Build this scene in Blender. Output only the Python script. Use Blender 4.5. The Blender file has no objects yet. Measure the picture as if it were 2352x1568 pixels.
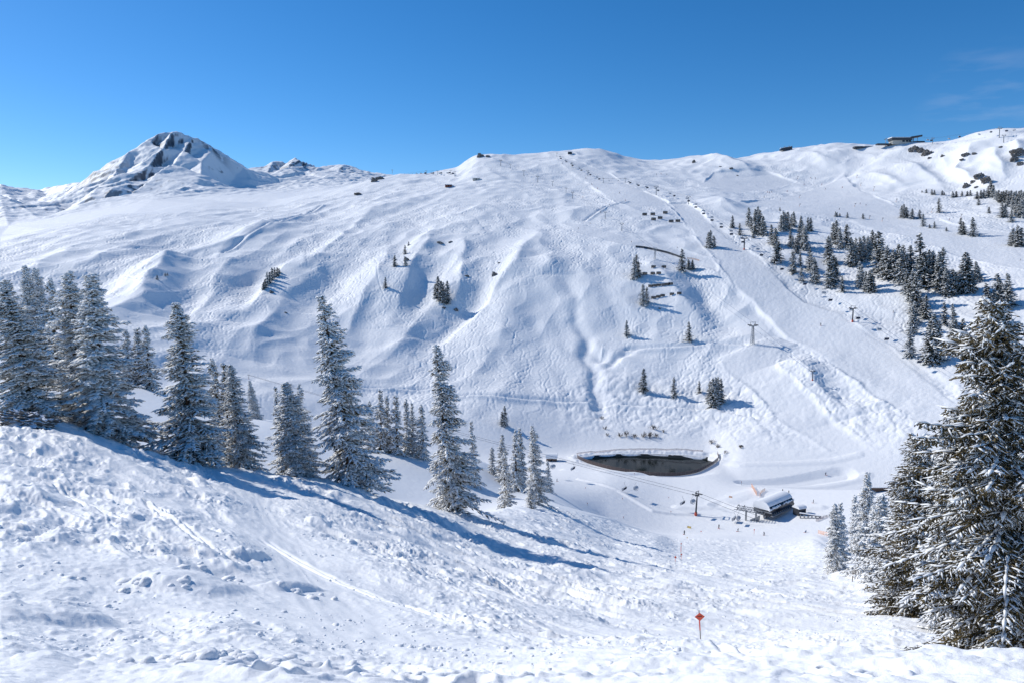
import bpy, math, random, time
import numpy as np
from mathutils import Vector, Matrix
T0 = time.time()
SC = bpy.context.scene
COL = SC.collection
R = math.radians
rng = np.random.default_rng(7)
random.seed(7)

# ------------------------------------------------------------ camera, sky, sun
PITCH = -6.0
F, CX, CY = 1711.0, 1176.0, 784.0          # focal length and centre on a 2352 px wide frame
cam_d = bpy.data.cameras.new('camera'); cam = bpy.data.objects.new('camera', cam_d); COL.objects.link(cam)
cam.location = (0, 0, 0); cam.rotation_euler = (R(90 + PITCH), 0, 0)
cam_d.sensor_width = 36; cam_d.lens = F / 2352 * 36; cam_d.clip_start = 0.1; cam_d.clip_end = 60000
SC.camera = cam
SUN_AZ, SUN_EL = -61.0, 35.0               # degrees, left of the view direction; above the horizon
w = bpy.data.worlds.new('World'); SC.world = w; w.use_nodes = True
nt = w.node_tree; bg = nt.nodes['Background']
sky = nt.nodes.new('ShaderNodeTexSky'); sky.sky_type = 'NISHITA'; sky.sun_disc = False
sky.sun_elevation = R(SUN_EL); sky.sun_rotation = R(SUN_AZ)
sky.altitude = 1800; sky.air_density = 0.9; sky.dust_density = 0.5; sky.ozone_density = 5.0
hs = nt.nodes.new('ShaderNodeHueSaturation'); hs.inputs['Saturation'].default_value = 1.25; hs.inputs['Hue'].default_value = 0.499; hs.inputs['Value'].default_value = 0.82
nt.links.new(sky.outputs[0], hs.inputs['Color']); 
# faint wisp of cloud high over the right hand ridge
tcw = nt.nodes.new('ShaderNodeTexCoord'); dotn = nt.nodes.new('ShaderNodeVectorMath'); dotn.operation = 'DOT_PRODUCT'
_v = Vector(((2235 - 1176) / 1711.0, 1.0, math.tan(R(11.5)))).normalized(); dotn.inputs[1].default_value = _v; nt.links.new(tcw.outputs['Generated'], dotn.inputs[0])
mrw = nt.nodes.new('ShaderNodeMapRange'); mrw.inputs[1].default_value = math.cos(R(4.2)); mrw.inputs[2].default_value = 1.0; nt.links.new(dotn.outputs['Value'], mrw.inputs[0])
mpw = nt.nodes.new('ShaderNodeMapping'); mpw.inputs['Rotation'].default_value = (0, R(-28), 0); mpw.inputs['Scale'].default_value = (9, 9, 42); nt.links.new(tcw.outputs['Generated'], mpw.inputs[0])
nzw = nt.nodes.new('ShaderNodeTexNoise'); nzw.inputs['Scale'].default_value = 1.6; nzw.inputs['Detail'].default_value = 6; nt.links.new(mpw.outputs[0], nzw.inputs['Vector'])
m1w = nt.nodes.new('ShaderNodeMapRange'); m1w.inputs[1].default_value = 0.48; m1w.inputs[2].default_value = 0.72; nt.links.new(nzw.outputs['Fac'], m1w.inputs[0])
mlw = nt.nodes.new('ShaderNodeMath'); mlw.operation = 'MULTIPLY'; nt.links.new(mrw.outputs[0], mlw.inputs[0]); nt.links.new(m1w.outputs[0], mlw.inputs[1])
ml2 = nt.nodes.new('ShaderNodeMath'); ml2.operation = 'MULTIPLY'; ml2.inputs[1].default_value = 0.13; nt.links.new(mlw.outputs[0], ml2.inputs[0])
mxw = nt.nodes.new('ShaderNodeMix'); mxw.data_type = 'RGBA'; mxw.inputs[7].default_value = (5.0, 5.2, 5.6, 1); nt.links.new(ml2.outputs[0], mxw.inputs[0]); nt.links.new(hs.outputs[0], mxw.inputs[6]); nt.links.new(mxw.outputs[2], bg.inputs[0]); bg.inputs[1].default_value = 0.15
sl = bpy.data.lights.new('sun', 'SUN'); so = bpy.data.objects.new('sun', sl); COL.objects.link(so)
sl.energy = 3.5; sl.angle = R(0.53); sl.color = (1.0, 0.965, 0.90)
sd = Vector((math.sin(R(SUN_AZ)) * math.cos(R(SUN_EL)), math.cos(R(SUN_AZ)) * math.cos(R(SUN_EL)), math.sin(R(SUN_EL))))
so.rotation_euler = (-sd).to_track_quat('-Z', 'Y').to_euler(); so.location = sd * 3000
SC.view_settings.view_transform = 'Standard'; SC.view_settings.look = 'None'
SC.view_settings.exposure = 0.1; SC.view_settings.gamma = 1
SC.render.engine = 'CYCLES'
SC.cycles.max_bounces = 5; SC.cycles.diffuse_bounces = 3; SC.cycles.glossy_bounces = 2
SC.cycles.transparent_max_bounces = 6; SC.cycles.use_denoising = True

# ------------------------------------------------------------ numeric helpers
sP, cP = math.sin(R(PITCH)), math.cos(R(PITCH))
def ray(x, y):
    dx = (np.asarray(x, float) - CX) / F; dy = (CY - np.asarray(y, float)) / F
    X = dx; Y = cP - sP * dy; Z = sP + cP * dy; h = np.hypot(X, Y)
    return np.arctan2(X, Y), Z / h
def unproj(X, Y, Z):
    d = Y * cP + Z * sP; u = -Y * sP + Z * cP
    return CX + F * X / d, CY - F * u / d
def pt(x, y, r):
    a, e = ray(x, y)
    return np.array([r * math.sin(a), r * math.cos(a), r * e])
def slopes(xk, yk):
    h = np.diff(xk, axis=0); d = np.diff(yk, axis=0) / h
    m = np.zeros_like(yk); m[0] = d[0]; m[-1] = d[-1]
    w1 = 2 * h[1:] + h[:-1]; w2 = h[1:] + 2 * h[:-1]
    same = d[:-1] * d[1:] > 0
    dd = np.where(same, w1 / np.where(d[:-1] == 0, 1, d[:-1]) + w2 / np.where(d[1:] == 0, 1, d[1:]), 1)
    m[1:-1] = np.where(same, (w1 + w2) / dd, 0)
    return m
def pchip(xk, yk, xq):
    xk = np.asarray(xk, float); yk = np.asarray(yk, float); m = slopes(xk, yk)
    q = np.clip(xq, xk[0], xk[-1]); i = np.clip(np.searchsorted(xk, q, side='right') - 1, 0, len(xk) - 2)
    h = xk[i + 1] - xk[i]; t = (q - xk[i]) / h
    return ((2*t**3 - 3*t**2 + 1) * yk[i] + (t**3 - 2*t**2 + t) * h * m[i] + (-2*t**3 + 3*t**2) * yk[i+1] + (t**3 - t**2) * h * m[i+1])
def sstep(a, b, x):
    t = np.clip((x - a) / (b - a), 0, 1); return t * t * (3 - 2 * t)
def noise(x, y, seed=0):
    x = np.asarray(x, np.float32); y = np.asarray(y, np.float32)
    xi = np.floor(x); yi = np.floor(y); fx = x - xi; fy = y - yi
    xi = xi.astype(np.int32); yi = yi.astype(np.int32)
    u = fx * fx * fx * (fx * (fx * 6 - 15) + 10); v = fy * fy * fy * (fy * (fy * 6 - 15) + 10)
    def g(ix, iy, dx, dy):
        h = (ix * np.int32(374761393) + iy * np.int32(668265263) + np.int32(seed * 7919 + 1013))
        h = (h ^ (h >> 13)) * np.int32(1274126177); h = h ^ (h >> 16)
        a = (h & 1023).astype(np.float32) * np.float32(2 * math.pi / 1024)
        return np.cos(a) * dx + np.sin(a) * dy
    a = g(xi, yi, fx, fy); b = g(xi + 1, yi, fx - 1, fy); c = g(xi, yi + 1, fx, fy - 1); d = g(xi + 1, yi + 1, fx - 1, fy - 1)
    return ((a + (b - a) * u) + ((c + (d - c) * u) - (a + (b - a) * u)) * v) * 1.4
def fbm(x, y, n, seed=0, gain=0.5):
    s = 0; a = 1.0
    for k in range(n):
        s = s + a * noise(x * 2**k + 17.3 * k, y * 2**k - 9.1 * k, seed + k); a *= gain
    return s
np.seterr(over='ignore')

# ------------------------------------------------------------ base terrain: profile lines (x, y on the frame, range in m)
def zr(r, z): return ('z', r, z)
LINES = [
 [(0, zr(1.2, -1.75)), (2352, zr(1.2, -1.75))],
 [(0, 1545, 8), (1200, 1580, 6), (2352, 1590, 6)],
 [(0, 1400, 18), (400, 1420, 18), (800, 1468, 15), (1200, 1497, 13), (1600, 1496, 13), (2000, 1512, 13), (2352, 1545, 13)],
 [(0, 1300, 26), (400, 1330, 26), (800, 1385, 26), (1200, 1455, 27), (1600, 1480, 35), (2000, 1502, 28), (2352, 1541, 26)],
 [(0, 1105, 55), (400, 1148, 55), (800, 1220, 60), (1200, 1300, 70), (1600, 1338, 78), (1900, 1375, 75), (2050, 1410, 62), (2200, 1468, 50), (2352, 1535, 40)],
 [(0, 938, 97), (130, 962, 95), (300, 1018, 93), (450, 1060, 92), (600, 1086, 92), (880, 1140, 96), (1050, 1176, 108), (1225, 1160, 165), (1300, 1172, 190), (1400, 1197, 240), (1500, 1226, 285), (1560, 1238, 310), (1700, 1240, 328), (1860, 1240, 320), (1935, 1275, 190), (1990, 1320, 115), (2050, 1380, 80), (2200, 1455, 60), (2352, 1530, 48)],
 [(0, 955, 128), (300, 1032, 125), (600, 1095, 125), (880, 1150, 128), (1050, 1182, 142), (1225, 1158, 190), (1400, 1190, 258), (1560, 1231, 330), (1700, 1233, 338), (1860, 1233, 338), (1935, 1275, 260), (1990, 1330, 170), (2050, 1395, 120), (2352, 1545, 95)],
 [(0, 900, 180), (100, 900, 180), (310, 960, 180), (600, 1020, 190), (880, 1130, 190), (1050, 1150, 210), (1225, 1140, 260), (1300, 1150, 320), (1400, 1180, 350), (1560, 1215, 352), (2352, 1220, 352)],
 [(0, 790, 300), (90, 803, 300), (270, 870, 300), (350, 895, 300), (450, 930, 300), (600, 962, 320), (750, 1000, 290), (870, 1030, 270), (980, 1040, 280), (1100, 1065, 300), (1200, 1105, 330), (1300, 1120, 370), (1400, 1130, 385), (1560, 1130, 412), (2352, 1130, 415)],
 [(0, zr(470, -108)), (600, zr(470, -117)), (1000, zr(475, -125)), (1250, zr(492, -130)), (1330, zr(502, -130)), (1620, zr(502, -130)), (1720, zr(462, -130)), (2352, zr(457, -130))],
 [(0, 860, 560), (600, 925, 550), (1000, 935, 550), (1150, 955, 542), (1300, 965, 548), (1400, 968, 550), (1600, 975, 550), (1750, 980, 538), (1900, 985, 535), (2100, 985, 530), (2352, 985, 530)],
 [(0, 740, 700), (300, 740, 700), (600, 795, 665), (900, 800, 660), (1200, 800, 650), (1400, 790, 650), (1800, 790, 650), (2000, 800, 645), (2352, 800, 640)],
 [(0, 640, 900), (300, 640, 880), (600, 640, 850), (900, 640, 800), (1200, 610, 790), (1400, 600, 790), (1600, 600, 805), (1800, 610, 805), (2000, 640, 775), (2352, 660, 750)],
 [(0, 585, 1100), (300, 535, 1150), (600, 525, 1100), (900, 510, 1050), (1200, 500, 1000), (1400, 490, 1010), (1600, 490, 1040), (1800, 490, 1060), (2000, 500, 1060), (2352, 520, 1000)],
 [(0, 560, 1230), (300, 498, 1400), (600, 480, 1450), (900, 435, 1400), (1200, 420, 1300), (1400, 420, 1300), (1600, 420, 1350), (1800, 430, 1370), (2000, 432, 1330), (2200, 440, 1260), (2352, 445, 1200)],
 [(0, 543, 1350), (105, 516, 1450), (183, 506, 1520), (237, 490, 1560), (322, 484, 1600), (400, 470, 1680), (490, 460, 1720), (600, 463, 1750), (700, 447, 1750), (800, 432, 1730), (860, 418, 1720), (930, 406, 1700), (1000, 400, 1690), (1045, 391, 1680), (1075, 373, 1670), (1100, 362, 1660), (1130, 361, 1660), (1180, 366, 1660), (1280, 359, 1680), (1350, 349, 1700), (1400, 357, 1710), (1440, 370, 1720), (1500, 376, 1740), (1590, 367, 1750), (1700, 366, 1750), (1760, 353, 1750), (1830, 341, 1730), (1900, 338, 1710), (1960, 341, 1690), (2050, 334, 1650), (2110, 329, 1630), (2180, 326, 1610), (2230, 313, 1590), (2290, 300, 1570), (2352, 298, 1550)],
 [(0, zr(1900, 60)), (600, zr(2200, 100)), (1300, zr(2200, 150)), (2352, zr(2050, 180))],
]
NA = 1960
AZ = np.linspace(R(-45), R(45), NA)
NK = len(LINES)
RK = np.zeros((NK, NA)); ZK = np.zeros((NK, NA))
for k, L in enumerate(LINES):
    a_, r_, z_ = [], [], []
    for p in L:
        if len(p) == 2:
            a, e = ray(p[0], 900); a_.append(float(a)); r_.append(p[1][1]); z_.append(p[1][2])
        else:
            a, e = ray(p[0], p[1]); a_.append(float(a)); r_.append(p[2]); z_.append(float(e) * p[2])
    RK[k] = np.exp(pchip(a_, np.log(r_), AZ)); ZK[k] = pchip(a_, z_, AZ)
MK = slopes(RK, ZK)
def base(rr, cols):
    """height and line parameter at ranges rr (n,) for columns cols (m,) -> (n, m)"""
    rk = RK[:, cols]; zk = ZK[:, cols]; mk = MK[:, cols]
    idx = np.zeros((len(rr), len(cols)), np.int64)
    for k in range(1, NK - 1): idx += rr[:, None] >= rk[k][None]
    g = lambda A, o: np.take_along_axis(A, idx + o, axis=0)
    r0, r1, z0, z1, m0, m1 = g(rk, 0), g(rk, 1), g(zk, 0), g(zk, 1), g(mk, 0), g(mk, 1)
    h = r1 - r0; t = np.clip((rr[:, None] - r0) / h, 0, 1)
    z = (2*t**3 - 3*t**2 + 1)*z0 + (t**3 - 2*t**2 + t)*h*m0 + (-2*t**3 + 3*t**2)*z1 + (t**3 - t**2)*h*m1
    return z, idx + t
RN = np.concatenate([np.exp(np.arange(math.log(0.05), math.log(6), 0.03)), np.exp(np.arange(math.log(6), math.log(340), 0.0042)),
                     np.exp(np.arange(math.log(340), math.log(2050), 0.00175))])
NR = len(RN)
Z = np.zeros((NR, NA), np.float32); TP = np.zeros((NR, NA), np.float32)
for a in range(0, NR, 200):
    z, t = base(RN[a:a+200], np.arange(NA)); Z[a:a+200] = z; TP[a:a+200] = t
XX = (RN[:, None] * np.sin(AZ)[None]).astype(np.float32); YY = (RN[:, None] * np.cos(AZ)[None]).astype(np.float32)
EB = Z / RN[:, None].astype(np.float32)
def hit(x, y, rmin=0.0, grid=None):
    """first ground point seen along the ray of frame point (x, y), beyond rmin"""
    a, e = ray(x, y); f = (a - AZ[0]) / (AZ[1] - AZ[0]); c = int(np.clip(f, 0, NA - 2)); f = float(np.clip(f - c, 0, 1))
    E = EB if grid is None else grid
    col = E[:, c] * (1 - f) + E[:, c + 1] * f
    i0 = int(np.searchsorted(RN, rmin)); k = np.nonzero(col[i0:] >= e)[0]
    if len(k) == 0: i = i0 + int(np.argmax(col[i0:])); r = RN[i]
    else:
        i = i0 + k[0]
        if i > i0: t = (e - col[i-1]) / max(col[i] - col[i-1], 1e-9); r = RN[i-1] + t * (RN[i] - RN[i-1])
        else: r = RN[i]
    return np.array([r * math.sin(a), r * math.cos(a), r * float(e)])
def ground(X, Y):
    r = math.hypot(X, Y); a = math.atan2(X, Y)
    f = np.clip((a - AZ[0]) / (AZ[1] - AZ[0]), 0, NA - 1.001); c = int(f); f -= c
    i = int(np.clip(np.searchsorted(RN, r) - 1, 0, NR - 2)); t = min(max((r - RN[i]) / (RN[i+1] - RN[i]), 0), 1)
    return float((Z[i, c]*(1-f) + Z[i, c+1]*f)*(1-t) + (Z[i+1, c]*(1-f) + Z[i+1, c+1]*f)*t)
def polyhit(pts, rmin=440): return np.array([hit(x, y, rmin)[:2] for x, y in pts])
def near(P, pad):
    """row/column window of the grid round points P (n, 2)"""
    r = np.hypot(P[:, 0], P[:, 1]); a = np.arctan2(P[:, 0], P[:, 1])
    i0 = np.searchsorted(RN, r.min() - pad); i1 = np.searchsorted(RN, r.max() + pad)
    da = pad / max(r.min(), 1); c0 = np.searchsorted(AZ, a.min() - da); c1 = np.searchsorted(AZ, a.max() + da)
    return slice(max(i0 - 1, 0), min(i1 + 1, NR)), slice(max(c0 - 1, 0), min(c1 + 1, NA))
def pdist(X, Y, P, closed=False):
    d = np.full(X.shape, 1e9, np.float32); s = np.zeros(X.shape, np.float32); n = len(P)
    tt = np.zeros(X.shape, np.float32)
    for i in range(n if closed else n - 1):
        a = P[i]; b = P[(i + 1) % n]; v = b - a; L2 = max(float(v @ v), 1e-9)
        px = X - a[0]; py = Y - a[1]; t = np.clip((px * v[0] + py * v[1]) / L2, 0, 1)
        dd = np.hypot(px - t * v[0], py - t * v[1]); m = dd < d
        d = np.where(m, dd, d); s = np.where(m, np.sign(v[0] * py - v[1] * px), s); tt = np.where(m, (i + t) / max(n - 1, 1), tt)
    return d, s, tt
def inside(X, Y, P):
    c = np.zeros(X.shape, bool); n = len(P)
    for i in range(n):
        x0, y0 = P[i]; x1, y1 = P[(i + 1) % n]
        if y0 == y1: continue
        m = ((y0 > Y) != (y1 > Y)) & (X < (x1 - x0) * (Y - y0) / (y1 - y0) + x0); c ^= m
    return c
# ------------------------------------------------------------ relief: spurs and gullies (+ up, - down), in metres
def crease(pts, h, wd, sharp=False, rmin=440, ends=True, lside=1.0):
    P = polyhit(pts, rmin); s = near(P, wd * 2.6); X, Y = XX[s], YY[s]
    if rmin > 100: X, Y = X + 0.18 * wd * noise(X / (wd * 1.6), Y / (wd * 1.6), 91), Y + 0.18 * wd * noise(X / (wd * 1.6), Y / (wd * 1.6), 92)
    d, sd_, t = pdist(X, Y, P)
    ww = wd * np.where(sd_ > 0, lside, 1.0)
    f = np.exp(-(np.sqrt(d * d + 4) - 2) / ww * 1.1) * sstep(2.6, 1.7, d / ww) if sharp else np.exp(-(d / ww) ** 2)
    if ends: f = f * (0.05 + 0.95 * np.abs(np.sin(np.pi * t)) ** 0.8)
    Z[s] += (h * f).astype(np.float32)
SPURS = [
 ([(1062, 545), (1064, 600), (1057, 660), (1040, 720)], 11, 24, True),
 ([(1125, 600), (1118, 650), (1097, 690), (1060, 725), (1000, 775), (950, 820)], -17, 24, False),
 ([(1250, 520), (1215, 565), (1180, 620), (1115, 705), (1045, 760), (960, 830)], 12, 28, True),
 ([(1010, 540), (965, 600), (925, 680), (885, 760)], 12, 26, True),
 ([(1000, 610), (960, 690), (930, 760)], -8, 22, False),
 ([(905, 570), (870, 640), (820, 720), (770, 790)], 10, 26, True),
 ([(880, 650), (850, 700), (800, 780)], -6, 20, False),
 ([(705, 600), (650, 640), (610, 690), (560, 760)], 13, 28, True),
 ([(625, 600), (590, 665), (545, 740)], -12, 24, False),
 ([(430, 610), (385, 632), (345, 675), (322, 725)], 17, 34, True),
 ([(470, 625), (440, 700), (410, 760)], -12, 30, False),
 ([(560, 600), (500, 660), (450, 740), (430, 800)], 11, 34, True),
 ([(700, 520), (560, 570), (440, 600), (300, 660), (240, 700)], 8, 34, True),
 ([(520, 545), (400, 570), (300, 590)], -7, 40, False),
 ([(330, 560), (250, 600), (150, 650)], 8, 40, True),
 ([(1290, 640), (1325, 690), (1322, 740), (1350, 775), (1342, 815), (1368, 850), (1362, 895), (1385, 930), (1382, 965), (1398, 1005)], -2.6, 6, False),
 ([(1345, 780), (1380, 820), (1400, 800)], -3, 6, False),
 ([(1390, 850), (1420, 815), (1470, 795)], -2.5, 4, False),
 ([(1480, 600), (1520, 640), (1560, 690), (1640, 745)], 9, 26, True),
 ([(1570, 590), (1610, 650), (1650, 720), (1690, 770)], -6, 16, False),
 ([(1795, 830), (1835, 858), (1880, 900), (1940, 965)], 10, 20, True),
 ([(1850, 850), (1900, 890), (1960, 945)], -5, 16, False),
 ([(1592, 362), (1640, 372), (1700, 392), (1740, 408)], 14, 34, True),
 ([(1950, 402), (2000, 405), (2050, 420), (2080, 432)], 10, 30, True),
 ([(1620, 465), (1660, 475), (1690, 495)], 8, 22, True),
 ([(1100, 520), (1040, 530), (1000, 545)], 6, 26, True),
 ([(1230, 600), (1265, 615), (1275, 640)], 5, 18, True),
 ([(1350, 470), (1330, 490), (1250, 500)], 5, 26, True),
 ([(1150, 470), (1060, 500), (960, 520)], 7, 30, True),
 ([(2090, 345), (2130, 375), (2190, 420), (2235, 450)], -9, 28, False),
 ([(2080, 370), (2120, 400), (2180, 440)], 8, 22, True),
 ([(2230, 340), (2222, 370), (2195, 400), (2240, 425), (2290, 440)], 14, 22, True),
 ([(2280, 345), (2290, 380), (2310, 420)], 9, 18, True),
 ([(2330, 330), (2340, 370)], 10, 20, True),
 ([(1860, 350), (1880, 370), (1930, 380)], 6, 26, True),
 ([(1260, 372), (1290, 378), (1340, 385)], 5, 26, True),
 ([(800, 450), (700, 480), (620, 485)], 7, 30, True),
 ([(760, 470), (640, 520), (520, 585), (470, 640)], 7, 26, True), ([(880, 470), (780, 560), (700, 640)], 8, 28, True), ([(840, 560), (770, 640), (700, 730)], -8, 24, False),
 ([(990, 700), (940, 770), (880, 820)], 7, 22, True), ([(200, 570), (120, 610), (40, 640)], 7, 36, True), ([(300, 610), (230, 650), (180, 700)], -8, 30, False), ([(660, 700), (610, 770), (560, 830)], 8, 24, True),
 ([(1180, 700), (1150, 780), (1120, 850)], 4, 26, True), ([(1010, 520), (980, 560), (940, 600)], 8, 22, True),
]
for q_, h_, w_, k_ in SPURS: crease(q_, h_ * (1.05 if w_ > 15 else 1.2), w_, k_)
r2 = RN[:, None].astype(np.float32)
MT = sstep(9.3, 10.4, TP) * (1 - sstep(15.3, 16.0, TP) * 0.5)     # 1 on the mountainside
NEARM = 1 - sstep(5.0, 5.35, TP)                                    # 1 on the chopped slope in front
# pistes: smooth groomed bands (outlines on the mountainside)
PISTES = [
 [(1530, 470), (1560, 500), (1600, 545), (1640, 590), (1650, 612), (1700, 670), (1760, 725), (1805, 772), (1835, 785), (1900, 830), (2000, 905), (2100, 965), (2170, 1000), (2210, 940), (2150, 880), (2050, 800), (1980, 755), (1930, 715), (1850, 690), (1790, 640), (1740, 590), (1690, 560), (1640, 520), (1610, 490), (1580, 470)],
 [(1655, 820), (1700, 880), (1760, 930), (1820, 985), (1900, 1030), (1980, 1078), (2110, 1078), (2000, 1030), (1900, 960), (1830, 900), (1785, 850), (1790, 810), (1835, 785), (1790, 772), (1700, 800)],
 [(1700, 472), (1850, 440), (1940, 398), (1958, 425), (2060, 475), (2200, 520), (2400, 545), (2400, 640), (2200, 590), (2050, 540), (1950, 505), (1850, 492), (1760, 480)],
 [(1275, 367), (1300, 367), (1400, 400), (1530, 465), (1550, 480), (1450, 482), (1420, 470), (1350, 420)],
 [(1290, 513), (1340, 516), (1430, 542), (1550, 572), (1650, 600), (1645, 625), (1560, 592), (1440, 567), (1330, 537)],
 [(1640, 400), (1760, 398), (1830, 420), (1700, 445), (1600, 430)],
]
PM = np.zeros((NR, NA), np.float32); BERM = np.zeros((NR, NA), np.float32)
for pl in PISTES:
    P = polyhit(pl); s = near(P, 12); X, Y = XX[s], YY[s]
    # ragged outline
    X = X + 2.5 * noise(X / 25, Y / 25, 41); Y = Y + 2.5 * noise(X / 25, Y / 25, 42)
    d, _, _ = pdist(X, Y, P, True); ins = inside(X, Y, P); sg = np.where(ins, d, -d)
    PM[s] = np.maximum(PM[s], sstep(-2, 3, sg))
    BERM[s] = np.maximum(BERM[s], np.exp(-((sg + 1.5) / 1.6) ** 2))
# general relief of the mountainside
X, Y = XX, YY
i0 = int(np.searchsorted(RN, 430))
Xm, Ym = X[i0:], Y[i0:]
ca, sa = math.cos(R(20)), math.sin(R(20))
U = (Xm * ca - Ym * sa); V = (Xm * sa + Ym * ca)
left = sstep(150, -250, Xm)                         # the left half is cut by fall-line spurs
n1 = noise(U / 95, V / 330, 3); n2 = noise(U / 42, V / 170, 4)
rel = left * (4.2 * (1 - 2 * np.abs(n1)) + 1.5 * (1 - 2 * np.abs(n2))) * sstep(1450, 1150, np.hypot(Xm, Ym))
wx = Xm + 7 * noise(Xm / 50, Ym / 50, 77); wy = Ym + 7 * noise(Xm / 50, Ym / 50, 78)
rel = rel + 6.0 * noise(wx / 190, wy / 190, 5) + 2.4 * noise(wx / 75, wy / 85, 6) + 1.3 * (0.6 - np.abs(noise(wx / 38, wy / 46, 7)) * 2)
rel = rel + 0.85 * noise(wx / 17, wy / 19, 8) + 0.06 * noise(wx / 8, wy / 8, 9) + 0.0 * noise(Xm / 4, Ym / 4, 10)
top = sstep(1050, 1500, np.hypot(Xm, Ym))
rel = rel + top * (2.2 * noise(wx / 55, wy / 30, 11) + 5 * np.maximum(0, noise(wx / 120, wy / 60, 12)) )
lump = sstep(10.9, 10.2, TP[i0:]) * sstep(1250, 1350, unproj(Xm, Ym, Z[i0:])[0])
rel = rel + lump * 1.6 * np.abs(noise(Xm / 11, Ym / 11, 13)) + lump * 0.9 * np.abs(noise(Xm / 5, Ym / 5, 14))
rel = rel * (1 - 0.75 * sstep(13.6, 14.6, TP[i0:]) * sstep(-150, -450, Xm)) - 6.0 * sstep(14.0, 15.0, TP[i0:]) * sstep(-250, -600, Xm)
Z[i0:] += (MT[i0:] * rel * (1 - 0.72 * PM[i0:])).astype(np.float32)
Z += 0.45 * BERM * MT
# traverse roads: a level bench with an outer lip
def road(pts, wd=3.2, rmin=440):
    P = polyhit(pts, rmin); s = near(P, wd * 5); d, sd_, t = pdist(XX[s], YY[s], P)
    q = d * sd_
    Z[s] += (1.5 * np.exp(-((q + 1.5) / 3.0) ** 2) - 1.6 * np.exp(-((q - 3.5) / 2.6) ** 2)).astype(np.float32)
road([(1055, 912), (1150, 920), (1250, 926), (1350, 930), (1500, 936), (1640, 946), (1720, 962)])
road([(1450, 800), (1540, 797), (1640, 785), (1700, 788)], 2.5)
road([(1350, 505), (1400, 478), (1440, 465)], 2.0)
road([(1100, 418), (1180, 422), (1260, 432), (1330, 445)], 2.0)
road([(520, 600), (640, 530), (740, 480)], 2.0)
road([(800, 885), (900, 886), (1000, 890)], 2.0)
print('relief', round(time.time() - T0, 1))

# ------------------------------------------------------------ ski tracks pressed into the powder
GX0, GX1, GY0, GY1, GS = -900.0, 1100.0, 430.0, 1700.0, 0.6
gw, gh = int((GX1 - GX0) / GS), int((GY1 - GY0) / GS)
TR = np.zeros((gh, gw), np.float32)
ZG = {}
def zb_grid():
    xs = np.arange(GX0, GX1, 8.0); ys = np.arange(GY0, GY1, 8.0)
    A, B = np.meshgrid(xs, ys); r = np.hypot(A, B); a = np.arctan2(A, B)
    ci = np.clip(((a - AZ[0]) / (AZ[1] - AZ[0])).astype(int), 0, NA - 1); ri = np.clip(np.searchsorted(RN, r), 0, NR - 1)
    return Z[ri, ci]
def zblur(A):
    for _ in range(40): A = (A + np.roll(A, 1, 0) + np.roll(A, -1, 0) + np.roll(A, 1, 1) + np.roll(A, -1, 1)) / 5
    return A
zg = zb_grid(); zs_ = zblur(np.pad(zg, 30, mode='edge'))[30:-30, 30:-30]; zg = 0.85 * zs_ + 0.15 * zg; gy_, gx_ = np.gradient(zg, 8.0)
NT = 2300
px = rng.uniform(-700, 900, NT); py = rng.uniform(560, 1500, NT)
ph = rng.uniform(0, 6.28, NT); wl = rng.uniform(11, 24, NT); am = rng.uniform(1.2, 4.2, NT); life = rng.uniform(100, 420, NT)
head = rng.normal(0, 0.3, NT); amp = rng.uniform(0.35, 1.0, NT); trav = rng.random(NT) < 0.10
off = np.zeros(NT)
for st in range(830):
    gi = np.clip(((py - GY0) / 8).astype(int), 0, zg.shape[0] - 1); gj = np.clip(((px - GX0) / 8).astype(int), 0, zg.shape[1] - 1)
    dx, dy = -gx_[gi, gj], -gy_[gi, gj] - 0.02; L = np.hypot(dx, dy) + 1e-6; dx /= L; dy /= L
    c, s = np.cos(head + trav * 1.1), np.sin(head + trav * 1.1); dx, dy = dx * c - dy * s, dx * s + dy * c
    px = px + dx * 0.5; py = py + dy * 0.5; ph = ph + 6.283 * 0.5 / wl; head += rng.normal(0, 0.009, NT)
    o = am * np.sin(ph) * (~trav); qx = px - dy * o; qy = py + dx * o
    ok = (st * 0.5 < life) & (qx > GX0 + 3) & (qx < GX1 - 3) & (qy > GY0 + 3) & (qy < GY1 - 3)
    for sub in (0.0,):
        fx = (qx[ok] - GX0) / GS; fy = (qy[ok] - GY0) / GS; ix = fx.astype(int); iy = fy.astype(int); fx -= ix; fy -= iy
        for (a, b, w_) in ((0, 0, (1-fx)*(1-fy)), (1, 0, fx*(1-fy)), (0, 1, (1-fx)*fy), (1, 1, fx*fy)):
            np.add.at(TR, (iy + b, ix + a), (w_ * amp[ok] * 0.5).astype(np.float32))
def blur(A, k):
    w_ = np.exp(-0.5 * (np.arange(-3 * math.ceil(k), 3 * math.ceil(k) + 1) / k) ** 2); w_ /= w_.sum(); h = len(w_) // 2
    B = np.zeros_like(A)
    for i, q in enumerate(w_): B += q * np.roll(A, i - h, 0)
    C = np.zeros_like(A)
    for i, q in enumerate(w_): C += q * np.roll(B, i - h, 1)
    return C
TR = np.minimum(TR, 1.0); g1 = blur(TR, 0.85); g2 = blur(TR, 2.0)
GRV = (-np.minimum(g1, 0.9) + 0.9 * np.minimum(g2, 0.8))
fx = np.clip((Xm - GX0) / GS, 0, gw - 2); fy = np.clip((Ym - GY0) / GS, 0, gh - 2); ix = fx.astype(np.int32); iy = fy.astype(np.int32); fx = fx - ix; fy = fy - iy
gv = GRV[iy, ix]*(1-fx)*(1-fy) + GRV[iy, ix+1]*fx*(1-fy) + GRV[iy+1, ix]*(1-fx)*fy + GRV[iy+1, ix+1]*fx*fy
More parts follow.
